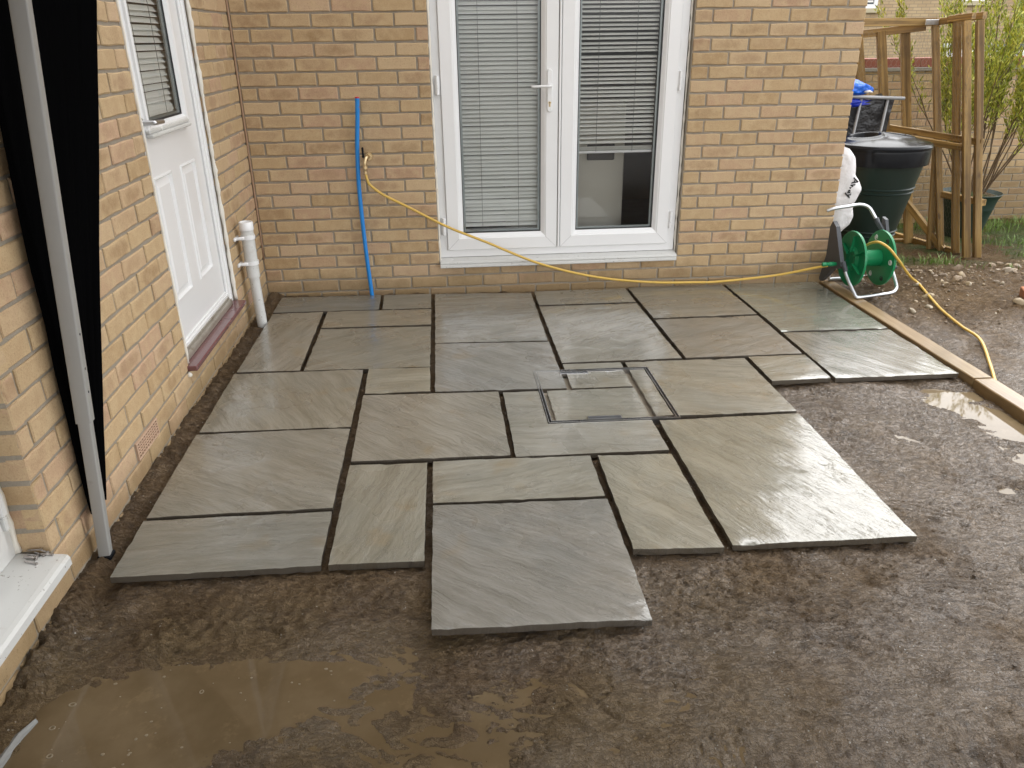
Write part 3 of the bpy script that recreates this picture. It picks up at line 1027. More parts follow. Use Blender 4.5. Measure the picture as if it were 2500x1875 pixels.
back_wall = thing("house_wall", "back wall of buff brick with the white glazed double doors", "wall")
side_wall = thing("house_wall", "side wall of buff brick on the left with the white panelled back door", "wall")
HX = 3.592
OX0, OX1 = 1.072, 2.588
DY0, DY1 = -1.580, -0.668         # back door opening along the side wall
WY0, WY1 = -4.10, -2.875          # window opening
TOPZ = 2.10
joined = MB()
for r in range(-2, 66):
    even = r % 2 == 0
    js = [0.2147 + 0.225 * k for k in range(-1, 17)] if even else [0.1022 + 0.225 * k for k in range(0, 17)]
    holes = [(OX0, OX1)] if (r >= 2 and r * 0.075 < TOPZ) else ([(1.1, 1.6), (1.95, 2.45)] if 38 <= r < 54 else [])
    sp = [(a, b, r) for a, b in row_spans(js, 0.013 if r >= 3 else 0.004, HX, holes)]
    if -1 <= r <= 22:
        lay(back_wall, sp, 'back')
    else:
        lay(back_wall, sp, 'back', joined)
o = joined.build("upper_brickwork", M['brick'], back_wall, recalc=False)
o['kind'] = 'stuff'
joined = MB()
for r in range(-2, 66):
    even = r % 2 == 0
    js = [-0.1125 - 0.225 * k for k in range(0, 30)] if even else [-0.2200 - 0.225 * k for k in range(0, 30)]
    holes = []
    if r >= 2 and r * 0.075 < TOPZ:
        holes = [(DY0, DY1), (WY0, WY1)]
    if r == 1:
        holes = [(-2.2395, -2.0185), (-0.470, -0.350)]
    sp = row_spans(js, -5.6, -0.004, holes)
    vis = [(a, b, r) for a, b in sp if a > -3.62 - 0.12]
    hid = [(a, b, r) for a, b in sp if a <= -3.62 - 0.12]
    if -1 <= r <= 21:
        lay(side_wall, vis, 'left')
        lay(side_wall, hid, 'left', joined)
    else:
        lay(side_wall, vis + hid, 'left', joined)
# air brick openings are filled above and below
o = joined.build("upper_brickwork", M['brick'], side_wall, recalc=False)
o['kind'] = 'stuff'
# window reveal bricks (facing the camera side of the near pier)
for r in range(2, 22):
    me = get_brick(0.100)
    o = bpy.data.objects.new("brick", me)
    o.matrix_local = Matrix.Translation((-0.052, WY1 - 0.001, r * 0.075 + 0.0375))
    o.parent = side_wall
    COL.objects.link(o)
# right reveal of the double doors
for r in range(2, 22):
    if r % 2 == 0:
        continue

core = MB()
c0 = WC
for (a, b, z0, z1) in ((-0.1, OX0 + 0.004, -0.4, 5.0), (OX1 - 0.004, HX - 0.006, -0.4, 5.0), (OX0 + 0.004, OX1 - 0.004, -0.4, 0.150), (OX0 + 0.004, OX1 - 0.004, TOPZ, 5.0)):
    core.box(a, b, c0, 0.11, z0, z1)
core.build("mortar_bed", M['mortar'], back_wall)
core = MB()
for (a, b, z0, z1) in ((DY1 + 0.004 - 0.004, 0.1, -0.4, 5.0), (WY1, DY0, -0.4, 5.0), (-5.6, WY0, -0.4, 5.0), (DY0, DY1, -0.4, 0.150), (DY0, DY1, TOPZ, 5.0), (WY0, WY1, -0.4, 0.150), (WY0, WY1, TOPZ, 5.0)):
    core.box(-0.11, -c0, a, b, z0, z1)
core.build("mortar_bed", M['mortar'], side_wall)
# gable side of the house past the corner
gb = MB()
gb.box(HX - 0.10, HX - 0.006, 0.112, 4.0, -0.6, 5.0)
gb.box(-6, HX, 3.9, 4.0, -0.6, 5.0)
gb.build("gable_wall", M['brick'], back_wall)
rf = MB()
rf.add([(-6.2, -0.35, 4.9), (HX + 0.2, -0.35, 4.9), (HX + 0.2, 4.4, 4.9), (-6.2, 4.4, 4.9), (-6.2, 2.0, 6.6), (HX + 0.2, 2.0, 6.6)], [(0, 1, 5, 4), (1, 2, 5), (2, 3, 4, 5), (3, 0, 4), (3, 2, 1, 0)])
rf.build("roof", M['coping_tile'], back_wall)
# brown sealant in the corner movement joint
mb = MB()
pts = []
for i in range(0, 41):
    z = 0.215 + i * 0.12
    pts.append((0.006 + random.uniform(-0.0012, 0.0012), -0.0015, z))
mb.tube(pts, 0.0065, 6)
mb.build("sealant_strip", M['brown_sealant'], back_wall, smooth=True)
# slim weep vents in two perpends
for (x, z, hh) in ((3.364, 0.187, 0.030),):
    mb = MB()
    mb.bbox(x - 0.004, x + 0.004, -0.004, 0.01, z - hh, z + hh, 0.001)
    mb.build("weep_vent", M['coping_tile'], back_wall)

# upper window above the doors (out of the frame, seen only in reflections)
mb = MB()
for (a, b) in ((1.1, 1.6), (1.95, 2.45)):
    mb.frame(a, b, 2.85, 4.05, [(0, 0.09), (0, 0.03), (0.06, 0.03), (0.06, 0.06)])
uw = mb.build("upper_window", M['upvc'], back_wall)
mb = MB()
for (a, b) in ((1.15, 1.55), (2.0, 2.4)):
    mb.box(a, b, 0.06, 0.065, 2.9, 4.0)
mb.build("pane", M['car_glass'], uw)

# ------------------------------------------------------------------ glazed double doors
FX0, FX1, FZ0, FZ1 = 1.084, 2.567, 0.183, 2.095
mb = MB()
mb.frame(FX0, FX1, FZ0, FZ1, [(0, 0.105), (0, 0.040), (0.042, 0.040), (0.047, 0.046), (0.047, 0.105)])
fd = mb.build("double_door", M['upvc'], back_wall)
fd['label'] = "white glazed double doors with grey blinds behind the glass"
for (x0, x1) in ((1.130, 1.812), (1.832, 2.520)):
    mb = MB()
    mb.frame(x0, x1, 0.229, 2.05, [(0, 0.095), (0, 0.026), (0.003, 0.0225), (0.070, 0.0225), (0.074, 0.026), (0.080, 0.0275), (0.101, 0.045), (0.101, 0.06)])
    mb.build("door_leaf", M['upvc'], fd)
    mb = MB()
    mb.frame(x0 + 0.101, x1 - 0.101, 0.330, 1.949, [(0, 0.043), (0.0035, 0.043), (0.0035, 0.055)])
    mb.build("gasket", M['gasket'], fd)
    mb = MB()
    mb.frame(x0 + 0.1045, x1 - 0.1045, 0.3335, 1.9455, [(0, 0.060), (0.012, 0.060), (0.012, 0.072)])
    mb.build("spacer_bar", M['spacer'], fd)
    mb = MB()
    mb.add([(x0 + 0.101, 0.052, 0.33), (x1 - 0.101, 0.052, 0.33), (x1 - 0.101, 0.052, 1.949), (x0 + 0.101, 0.052, 1.949)], [(0, 1, 2, 3)])
    mb.build("pane", M['glass'], fd, recalc=False)
    # mitre lines at the corners
    mb = MB()
    for sx, xx in ((1, x0), (-1, x1)):
        mb.bar((xx + sx * 0.004, 0.0222, 0.233), (xx + sx * 0.072, 0.0222, 0.301), 0.0010, 0.0006, (0, 1, 0))
    mb.build("mitre_joint", M['cord'], fd)
mb = MB()
mb.bbox(1.812, 1.832, 0.036, 0.09, 0.232, 2.05, 0.002)
mb.build("meeting_seal", M['gasket'], fd)
mb = MB()
mb.bbox(1.8155, 1.8285, 0.018, 0.036, 0.230, 2.05, 0.003)
mb.build("astragal", M['upvc'], fd)
mb = MB()
# sill: sloping top with a rolled nose
sec = [(0.05, 0.181), (-0.022, 0.170), (-0.030, 0.165), (-0.033, 0.158), (-0.028, 0.152), (-0.033, 0.147), (-0.034, 0.134), (-0.030, 0.130), (-0.024, 0.130), (-0.024, 0.148), (0.05, 0.150)]
n = len(sec)
mb.add([(1.078, y, z) for y, z in sec] + [(2.574, y, z) for y, z in sec], [(i, (i + 1) % n, n + (i + 1) % n, n + i) for i in range(n)] + [tuple(range(n))[::-1], tuple(range(n, 2 * n))])
mb.build("door_sill", M['upvc_dirty'], fd)
for x, z in ((1.110, 1.194), (1.110, 0.379), (2.532, 1.196), (2.532, 0.381)):
    s = 1 if x < 2 else -1
    mb = MB()
    mb.tube([(x, 0.020, z - 0.052), (x, 0.020, z - 0.018)], 0.0085, 12)
    mb.tube([(x, 0.020, z - 0.016), (x, 0.020, z + 0.016)], 0.0078, 12)
    mb.tube([(x, 0.020, z + 0.018), (x, 0.020, z + 0.052)], 0.0085, 12)
    mb.bbox(x - 0.014, x + 0.014, 0.0225, 0.042, z - 0.05, z + 0.05, 0.003)
    mb.build("hinge", M['upvc'], fd, angle=40)
# handle with long plate
HP = 1.760
mb = MB()
outl = []
for k in range(13):
    t = PI * k / 12
    outl.append((HP + 0.0155 * math.cos(t), 1.255 + 0.0155 * math.sin(t)))
for k in range(13):
    t = PI + PI * k / 12
    outl.append((HP + 0.0155 * math.cos(t), 1.052 + 0.0155 * math.sin(t)))
n = len(outl)
mb.add([(x, 0.0225, z) for x, z in outl] + [(x, 0.0155, z) for x, z in outl] + [(HP + (x - HP) * 0.82, 0.0115, 1.1535 + (z - 1.1535) * 0.975) for x, z in outl],
       [(i, (i + 1) % n, n + (i + 1) % n, n + i) for i in range(n)] + [(n + i, n + (i + 1) % n, 2 * n + (i + 1) % n, 2 * n + i) for i in range(n)] + [tuple(range(2 * n, 3 * n))])
mb.build("handle_plate", M['upvc'], fd, angle=45)
mb = MB()
mb.tube([(HP, 0.013, 1.182), (HP, -0.020, 1.182), (HP - 0.010, -0.032, 1.182), (HP - 0.030, -0.034, 1.181), (HP - 0.112, -0.032, 1.180)], [0.0105, 0.0105, 0.0105, 0.0095, 0.0095, 0.009, 0.008, 0.0075, 0.007, 0.0065], 12, smooth_sub=4)
mb.build("handle", M['upvc'], fd, smooth=True)
mb = MB()
mb.tube([(HP, 0.0120, 1.088), (HP, 0.0092, 1.088)], 0.0085, 14)
mb.bbox(HP - 0.005, HP + 0.005, 0.0095, 0.0120, 1.066, 1.088, 0.001)
mb.build("keyhole", M['brass'], fd)
mb = MB()
mb.tube([(HP, 0.0095, 1.089), (HP, 0.0085, 1.089)], 0.004, 8)
mb.bbox(HP - 0.0014, HP + 0.0014, 0.0085, 0.0100, 1.068, 1.086, 0.0004)
mb.build("key_slot", M['gasket'], fd)


def sealant_line(name, pts, r, parent):
    mb = MB()
    q = [Vector(p) for p in pts]
    L = sum((q[i + 1] - q[i]).length for i in range(len(q) - 1))
    out = []
    for i in range(len(q) - 1):
        k = max(2, int((q[i + 1] - q[i]).length / 0.03))
        for j in range(k):
            out.append(q[i].lerp(q[i + 1], j / k))
    out.append(q[-1])
    rs = [r * random.uniform(0.65, 1.4) for _ in out]
    out = [p + Vector((random.uniform(-1, 1), random.uniform(-1, 1), random.uniform(-1, 1))) * 0.0015 for p in out]
    mb.tube(out, rs, 6)
    return mb.build(name, M['sealant'], parent, smooth=True)


sealant_line("sealant", [(1.078, 0.014, 0.16), (1.078, 0.014, 2.1)], 0.0085, fd)
sealant_line("sealant", [(2.576, 0.036, 0.17), (2.576, 0.036, 2.1)], 0.0065, fd)

# room behind the doors
mb = MB()
mb.box(0.3, 3.4, 1.9, 1.95, 0.1, 2.6)
mb.box(0.25, 0.3, 0.115, 1.95, 0.1, 2.6)
mb.box(3.4, 3.45, 0.115, 1.95, 0.1, 2.6)
mb.box(0.25, 3.45, 0.115, 1.95, 2.6, 2.65)
mb.build("room_wall", M['room'], back_wall)
mb = MB()
mb.box(0.25, 3.45, 0.115, 1.95, 0.10, 0.15)
mb.build("room_floor", M['room_dark'], back_wall)
cp = thing("cupboard", "pale cupboard seen through the lower part of the right glazed door leaf", "cupboard")
mb = MB()
mb.bbox(1.55, 2.31, 0.42, 0.80, 0.152, 1.05, 0.006)
mb.build("carcass", M['cupboard'], cp)
mb = MB()
mb.bbox(2.06, 2.24, 0.395, 0.418, 0.70, 0.80, 0.006)
mb.build("dark_handle_recess", M['room_dark'], cp)


def blind(x0, x1, ztop, zbot, pitch, tilt, label, gather=0.0, mat=None, yb=0.098):
    t = thing("venetian_blind", label, "blind", "grey venetian blinds behind the doors")
    sl = MB()
    w = 0.025
    pro = []
    for k in range(5):
        s = -w / 2 + w * k / 4
        pro.append((s, 0.0034 * (1 - (2 * s / w) ** 2)))
    vs = []
    for x in (x0, x1):
        for s, h in pro:
            vs.append((x, s * math.cos(tilt) - h * math.sin(tilt), s * math.sin(tilt) + h * math.cos(tilt)))
    sl.add(vs, [(i, i + 1, 6 + i, 5 + i) for i in range(4)])
    first = None
    z = ztop
    zend = zbot + 0.012 + gather
    while z > zend:
        if first is None:
            first = sl.build("slat", mat, t, smooth=True, recalc=False)
            o = first
        else:
            o = bpy.data.objects.new("slat", first.data)
            COL.objects.link(o)
            o.parent = t
        o.location = (0, yb, z)
        o.rotation_euler = (random.gauss(0, 0.02), random.gauss(0, 0.0012), 0)
        z -= pitch
    if gather > 0:
        k = 0
        z = zbot + 0.010
        while z < zbot + gather:
            o = bpy.data.objects.new("slat", first.data)
            COL.objects.link(o)
            o.parent = t
            o.location = (0, yb, z)
            o.rotation_euler = (-tilt + random.gauss(0, 0.03), 0, 0)
            z += 0.0042
    mb = MB()
    mb.bbox(x0, x1, yb - 0.013, yb + 0.013, zbot - 0.009, zbot + 0.006, 0.002)
    mb.build("bottom_rail", M['upvc'], t)
    for fx in (0.25, 0.73):
        mb = MB()
        xx = x0 + (x1 - x0) * fx
        mb.tube([(xx, yb - 0.0145, zbot), (xx, yb - 0.0145, ztop)], 0.0012, 5)
        mb.build("cord", M['cord'], t)
    return t


blind(1.236, 1.706, 1.93, 0.338, 0.0240, math.radians(58), "closed grey blind filling the left glazed door leaf", 0.0, M['slat'], 0.100)
blind(1.940, 2.404, 1.93, 0.795, 0.0240, math.radians(33), "half raised blind with open slats in the right glazed door leaf", 0.028, M['slat_open'], 0.100)

# ------------------------------------------------------------------ back door in the side wall
mb = MB()
mb.frame(DY0 + 0.004, DY1 - 0.006, 0.178, 2.09, [(0, -0.11), (0, -0.026), (0.020, -0.026), (0.024, -0.032), (0.050, -0.032), (0.054, -0.038), (0.062, -0.038), (0.062, -0.11)], plane='x')
bd = mb.build("back_door", M['upvc'], side_wall)
bd['label'] = "white panelled back door with a glazed upper half"
LX = -0.045
LY0, LY1, LZ0, LZ1 = -1.508, -0.741, 0.238, 2.03


def door_leaf():
    """front skin with raised and fielded panels and a window opening"""
    mb = MB()
    ys = [LY0, -1.440, -1.215, -1.082, -0.868, LY1]
    PZ0, PZ1 = 0.409, 0.936
    GZ0 = 1.125
    # plain skin pieces around the panels (flush, joined edge to edge)
    def q(y0, y1, z0, z1, x=LX):
        mb.add([(x, y0, z0), (x, y1, z0), (x, y1, z1), (x, y0, z1)], [(0, 1, 2, 3)])
    q(LY0, LY1, LZ0, PZ0)
    q(LY0, -1.440, PZ0, PZ1)
    q(-1.215, -1.082, PZ0, PZ1)
    q(-0.868, LY1, PZ0, PZ1)
    q(LY0, LY1, PZ1, GZ0 - 0.03)
    q(LY0, -1.405, GZ0 - 0.03, LZ1)
    q(-0.880, LY1, GZ0 - 0.03, LZ1)
    for (y0, y1) in ((-1.440, -1.215), (-1.082, -0.868)):
        mb.frame(y0, y1, PZ0, PZ1, [(0, LX), (0.004, LX + 0.005), (0.009, LX + 0.005), (0.016, LX - 0.007), (0.022, LX - 0.007), (0.046, LX + 0.001), (0.048, LX + 0.001)], plane='x')
        q(y0 + 0.048, y1 - 0.048, PZ0 + 0.048, PZ1 - 0.048, LX + 0.001)
    # edges
    mb.frame(LY0, LY1, LZ0, LZ1, [(0, LX), (0, -0.09)], plane='x')
    return mb.build("door_leaf", M['upvc'], bd, recalc=False)


dl = door_leaf()
mb = MB()
mb.frame(LY0 - 0.006, LY1 + 0.0078, LZ0 - 0.004, LZ1 + 0.006, [(0, -0.049), (0.0077, -0.049), (0.0077, -0.09)], plane='x')
mb.build("gasket", M['gasket'], bd)
mb = MB()
mb.frame(-1.415, -0.872, 1.100, 1.98, [(0, LX), (0.002, LX + 0.010), (0.014, LX + 0.014), (0.030, LX + 0.010), (0.040, LX - 0.004), (0.040, LX - 0.02)], plane='x')
mb.build("glazing_bead", M['upvc'], bd)
mb = MB()
mb.frame(-1.375, -0.912, 1.140, 1.94, [(0, LX - 0.004), (0.008, LX - 0.004), (0.008, LX - 0.012)], plane='x')
mb.build("glazing_gasket", M['gasket'], bd)
mb = MB()
mb.frame(-1.367, -0.920, 1.148, 1.932, [(0, LX - 0.008), (0.010, LX - 0.010), (0.010, LX - 0.024)], plane='x')
mb.build("spacer_bar", M['spacer'], bd)
mb = MB()
mb.add([(LX - 0.008, -1.375, 1.14), (LX - 0.008, -0.912, 1.14), (LX - 0.008, -0.912, 1.94), (LX - 0.008, -1.375, 1.94)], [(0, 1, 2, 3)])
mb.build("pane", M['glass'], bd, recalc=False)
mb = MB()
mb.bbox(LX - 0.002, LX + 0.030, -1.425, -0.905, 1.088, 1.104, 0.005)
mb.bbox(LX - 0.002, LX + 0.020, -1.425, -0.905, 1.104, 1.122, 0.005)
mb.build("drip_bar", M['upvc_dirty'], bd)
mb = MB()
mb.tube([(LX, -1.452, 1.150), (LX + 0.045, -1.452, 1.150), (LX + 0.052, -1.440, 1.150), (LX + 0.050, -1.345, 1.146)], [0.012, 0.011, 0.010, 0.010, 0.010, 0.010, 0.0095, 0.009, 0.009, 0.008], 12, smooth_sub=4)
mb.lathe([(0.020, LX), (0.022, LX + 0.004), (0.018, LX + 0.008)], c=(0, -1.458, 1.150), seg=18, axis='x')
mb.build("handle", M['steel'], bd, smooth=True)
# threshold with grooves
mb = MB()
sec = [(-0.09, 0.236), (-0.046, 0.236), (-0.043, 0.230), (-0.036, 0.229), (-0.035, 0.217), (-0.026, 0.215), (-0.025, 0.204), (-0.016, 0.202), (-0.012, 0.196), (-0.011, 0.179), (-0.09, 0.179)]
n = len(sec)
mb.add([(x, DY0 + 0.004, z) for x, z in sec] + [(x, DY1 - 0.074, z) for x, z in sec], [(i, (i + 1) % n, n + (i + 1) % n, n + i) for i in range(n)] + [tuple(range(n)), tuple(range(n, 2 * n))[::-1]])
mb.build("threshold", M['threshold'], bd)
# maroon tiled sill
mb = MB()
mb.bbox(-0.105, 0.042, -1.604, -0.680, 0.155, 0.1775, 0.004)
o = mb.build("door_sill", M['maroon'], bd)
o['label'] = "maroon sill under the back door"
sealant_line("sealant", [(-0.012, DY1 + 0.0005, 0.18), (-0.012, DY1 + 0.0005, 2.1)], 0.009, bd)
sealant_line("sealant", [(0.001, DY0 - 0.002, 0.185), (0.001, DY0 - 0.002, 2.1)], 0.0065, bd)
mb = MB()
mb.lathe([(0.001, 0.0), (0.010, 0.004), (0.012, 0.012), (0.007, 0.02), (0.001, 0.024)], c=(0.004, -1.602, 0.128), seg=8)
mb.build("sealant_blob", M['sealant'], bd, smooth=True)
# blind behind the back door glass
t = thing("venetian_blind", "pale slatted blind in the glazed half of the back door", "blind")
sl = MB()
w = 0.028
vs = []
tl = math.radians(52)
for y in (-1.430, -0.845):
    for k in range(5):
        s = -w / 2 + w * k / 4
        h = 0.0025 * (1 - (2 * s / w) ** 2)
        vs.append((s * math.cos(tl) - h * math.sin(tl), y, -s * math.sin(tl) + h * math.cos(tl)))
sl.add(vs, [(i, i + 1, 6 + i, 5 + i) for i in range(4)])
first = sl.build("slat", M['slat_open'], t, smooth=True, recalc=False)
first.location = (-0.084, 0, 1.165)
for i in range(1, 31):
    o = bpy.data.objects.new("slat", first.data)
    COL.objects.link(o)
    o.parent = t
    o.location = (-0.084, 0, 1.165 + (0.008 * i if i < 4 else 0.024 + (i - 3) * 0.0255))
    o.rotation_euler = (random.gauss(0, 0.002), random.gauss(0, 0.03), 0)
for y in (-1.28, -1.05):
    mb = MB()
    mb.tube([(-0.068, y, 1.16), (-0.068, y, 1.93)], 0.0012, 5)
    mb.build("cord", M['cord'], t)
mb = MB()
mb.box(-1.6, -1.55, -3.0, 0.5, 0.1, 2.6)
mb.box(-1.6, -0.12, -2.3, -2.25, 0.1, 2.6)
mb.box(-1.6, -0.12, 0.3, 0.35, 0.1, 2.6)
mb.box(-1.6, -0.12, -2.3, 0.35, 0.05, 0.1)
mb.box(-1.6, -0.12, -2.3, 0.35, 2.6, 2.65)
mb.build("room_wall", M['room'], side_wall)

# terracotta air bricks
def air_brick(y0, y1, z0, z1, rows, cols, label):
    mb = MB()
    mb.frame(y0, y1, z0, z1, [(0, -0.02), (0, 0.002), (0.007, 0.002), (0.007, -0.008)], plane='x')
    a = mb.build("air_brick", M['terracotta'], side_wall)
    a['label'] = label
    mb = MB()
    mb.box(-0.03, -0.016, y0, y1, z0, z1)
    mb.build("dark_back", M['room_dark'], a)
    first = None
    for i in range(1, rows):
        mb = MB()
        z = z0 + 0.007 + (z1 - z0 - 0.014) * i / rows
        mb.bbox(-0.012, 0.0008, y0 + 0.0065, y1 - 0.0065, z - 0.0022, z + 0.0022, 0.0006)
        mb.build("bar", M['terracotta'], a)
    for i in range(1, cols):
        mb = MB()
        y = y0 + 0.007 + (y1 - y0 - 0.014) * i / cols
        mb.bbox(-0.012, 0.0016, y - 0.0024, y + 0.0024, z0 + 0.0065, z1 - 0.0065, 0.0006)
        mb.build("bar", M['terracotta'], a)
    return a


air_brick(-2.2365, -2.0215, 0.077, 0.144, 5, 10, "terracotta air brick low in the side wall beside the gazebo leg")
air_brick(-0.468, -0.352, 0.079, 0.143, 5, 5, "small air brick behind the white waste pipe")

# window low in the side wall next to the camera
mb = MB()
mb.frame(WY0, WY1 - 0.012, 0.163, TOPZ, [(0, -0.14), (0, -0.088), (0.045, -0.088), (0.050, -0.096), (0.050, -0.14)], plane='x')
wf = mb.build("window", M['upvc_dirty'], side_wall)
wf['label'] = "white window frame close to the camera at the left edge"
for (a, b) in ((-3.47, -2.933), (-4.05, -3.49)):
    mb = MB()
    mb.frame(a, b, 0.210, 2.04, [(0, -0.12), (0, -0.076), (0.004, -0.072), (0.062, -0.072), (0.085, -0.090), (0.085, -0.11)], plane='x')
    mb.build("sash", M['upvc_dirty'], wf)
    mb = MB()
    mb.add([(-0.098, a + 0.08, 0.29), (-0.098, b - 0.08, 0.29), (-0.098, b - 0.08, 1.96), (-0.098, a + 0.08, 1.96)], [(0, 1, 2, 3)])
    mb.build("pane", M['glass'], wf, recalc=False)
mb = MB()
mb.bbox(-0.086, -0.060, WY1 - 0.060, WY1 - 0.036, 0.305, 0.375, 0.004)
mb.bbox(-0.086, -0.064, WY1 - 0.055, WY1 - 0.040, 0.262, 0.303, 0.003)
mb.build("hinge", M['upvc_dirty'], wf)
sealant_line("sealant", [(-0.086, WY1 - 0.006, 0.165), (-0.086, WY1 - 0.006, 2.0)], 0.009, wf)
mb = MB()
sec = [(-0.10, 0.163), (0.030, 0.152), (0.042, 0.149), (0.048, 0.140), (0.048, 0.118), (0.040, 0.114), (-0.10, 0.122)]
n = len(sec)
mb.add([(x, WY1 - 0.008, z) for x, z in sec] + [(x, -4.15, z) for x, z in sec], [(i, (i + 1) % n, n + (i + 1) % n, n + i) for i in range(n)] + [tuple(range(n))[::-1], tuple(range(n, 2 * n))])
ws = mb.build("window_sill", M['upvc_dirty'], wf)
ws['label'] = "white window sill spotted with mud"
bm = bmesh.new()
bm.from_mesh(ws.data)
bmesh.ops.bevel(bm, geom=[e for e in bm.edges if e.calc_face_angle(0) > 1.2], offset=0.004, segments=2, affect='EDGES')
bm.to_mesh(ws.data)
bm.free()
mb = MB()
mb.box(-1.2, -1.15, -4.3, -2.5, 0.0, 2.4)
mb.build("room_wall", M['room_dark'], side_wall)

# screws lying on the window sill
zt = 0.156
SCR = [((-0.052, -2.925), (-0.013, -2.936), 0), ((-0.062, -2.907), (-0.025, -2.916), 0), ((-0.062, -2.892), (-0.027, -2.898), 0), ((-0.046, -2.882), (-0.010, -2.899), 0), ((-0.034, -2.880), (0.010, -2.905), 0.008),
       ((-0.056, -2.914), (-0.016, -2.922), 0.007), ((-0.060, -2.885), (-0.026, -2.886), 0.007), ((-0.03, -2.893), (0.004, -2.894), 0)]
base = None
for i, (p, q, dz) in enumerate(SCR):
    L = 0.040
    mb = MB()
    if base is None:
        prof = [(0.0004, 0), (0.0016, 0.003)]
        for k in range(11):
            prof += [(0.0017, 0.004 + k * 0.0026), (0.0027, 0.0053 + k * 0.0026)]
        prof += [(0.0024, 0.034), (0.0024, 0.036), (0.0046, 0.0385), (0.0046, 0.0395), (0.0012, 0.0398)]
        mb.lathe(prof, seg=10, axis='x')
        base = mb.build("screw", M['screw'])
        o = base
    else:
        o = bpy.data.objects.new("screw", base.data)
        COL.objects.link(o)
    a = math.atan2(q[1] - p[1], q[0] - p[0])
    x, y = p
    o.location = (x, y, zt - 0.085 * x + 0.0018 + dz)
    o.rotation_euler = (random.uniform(0, 6), 0.085 - (0.1 if dz else 0), a)
    tag(o, "steel screw in the small pile on the near window sill", "screw", "screws piled on the window sill")

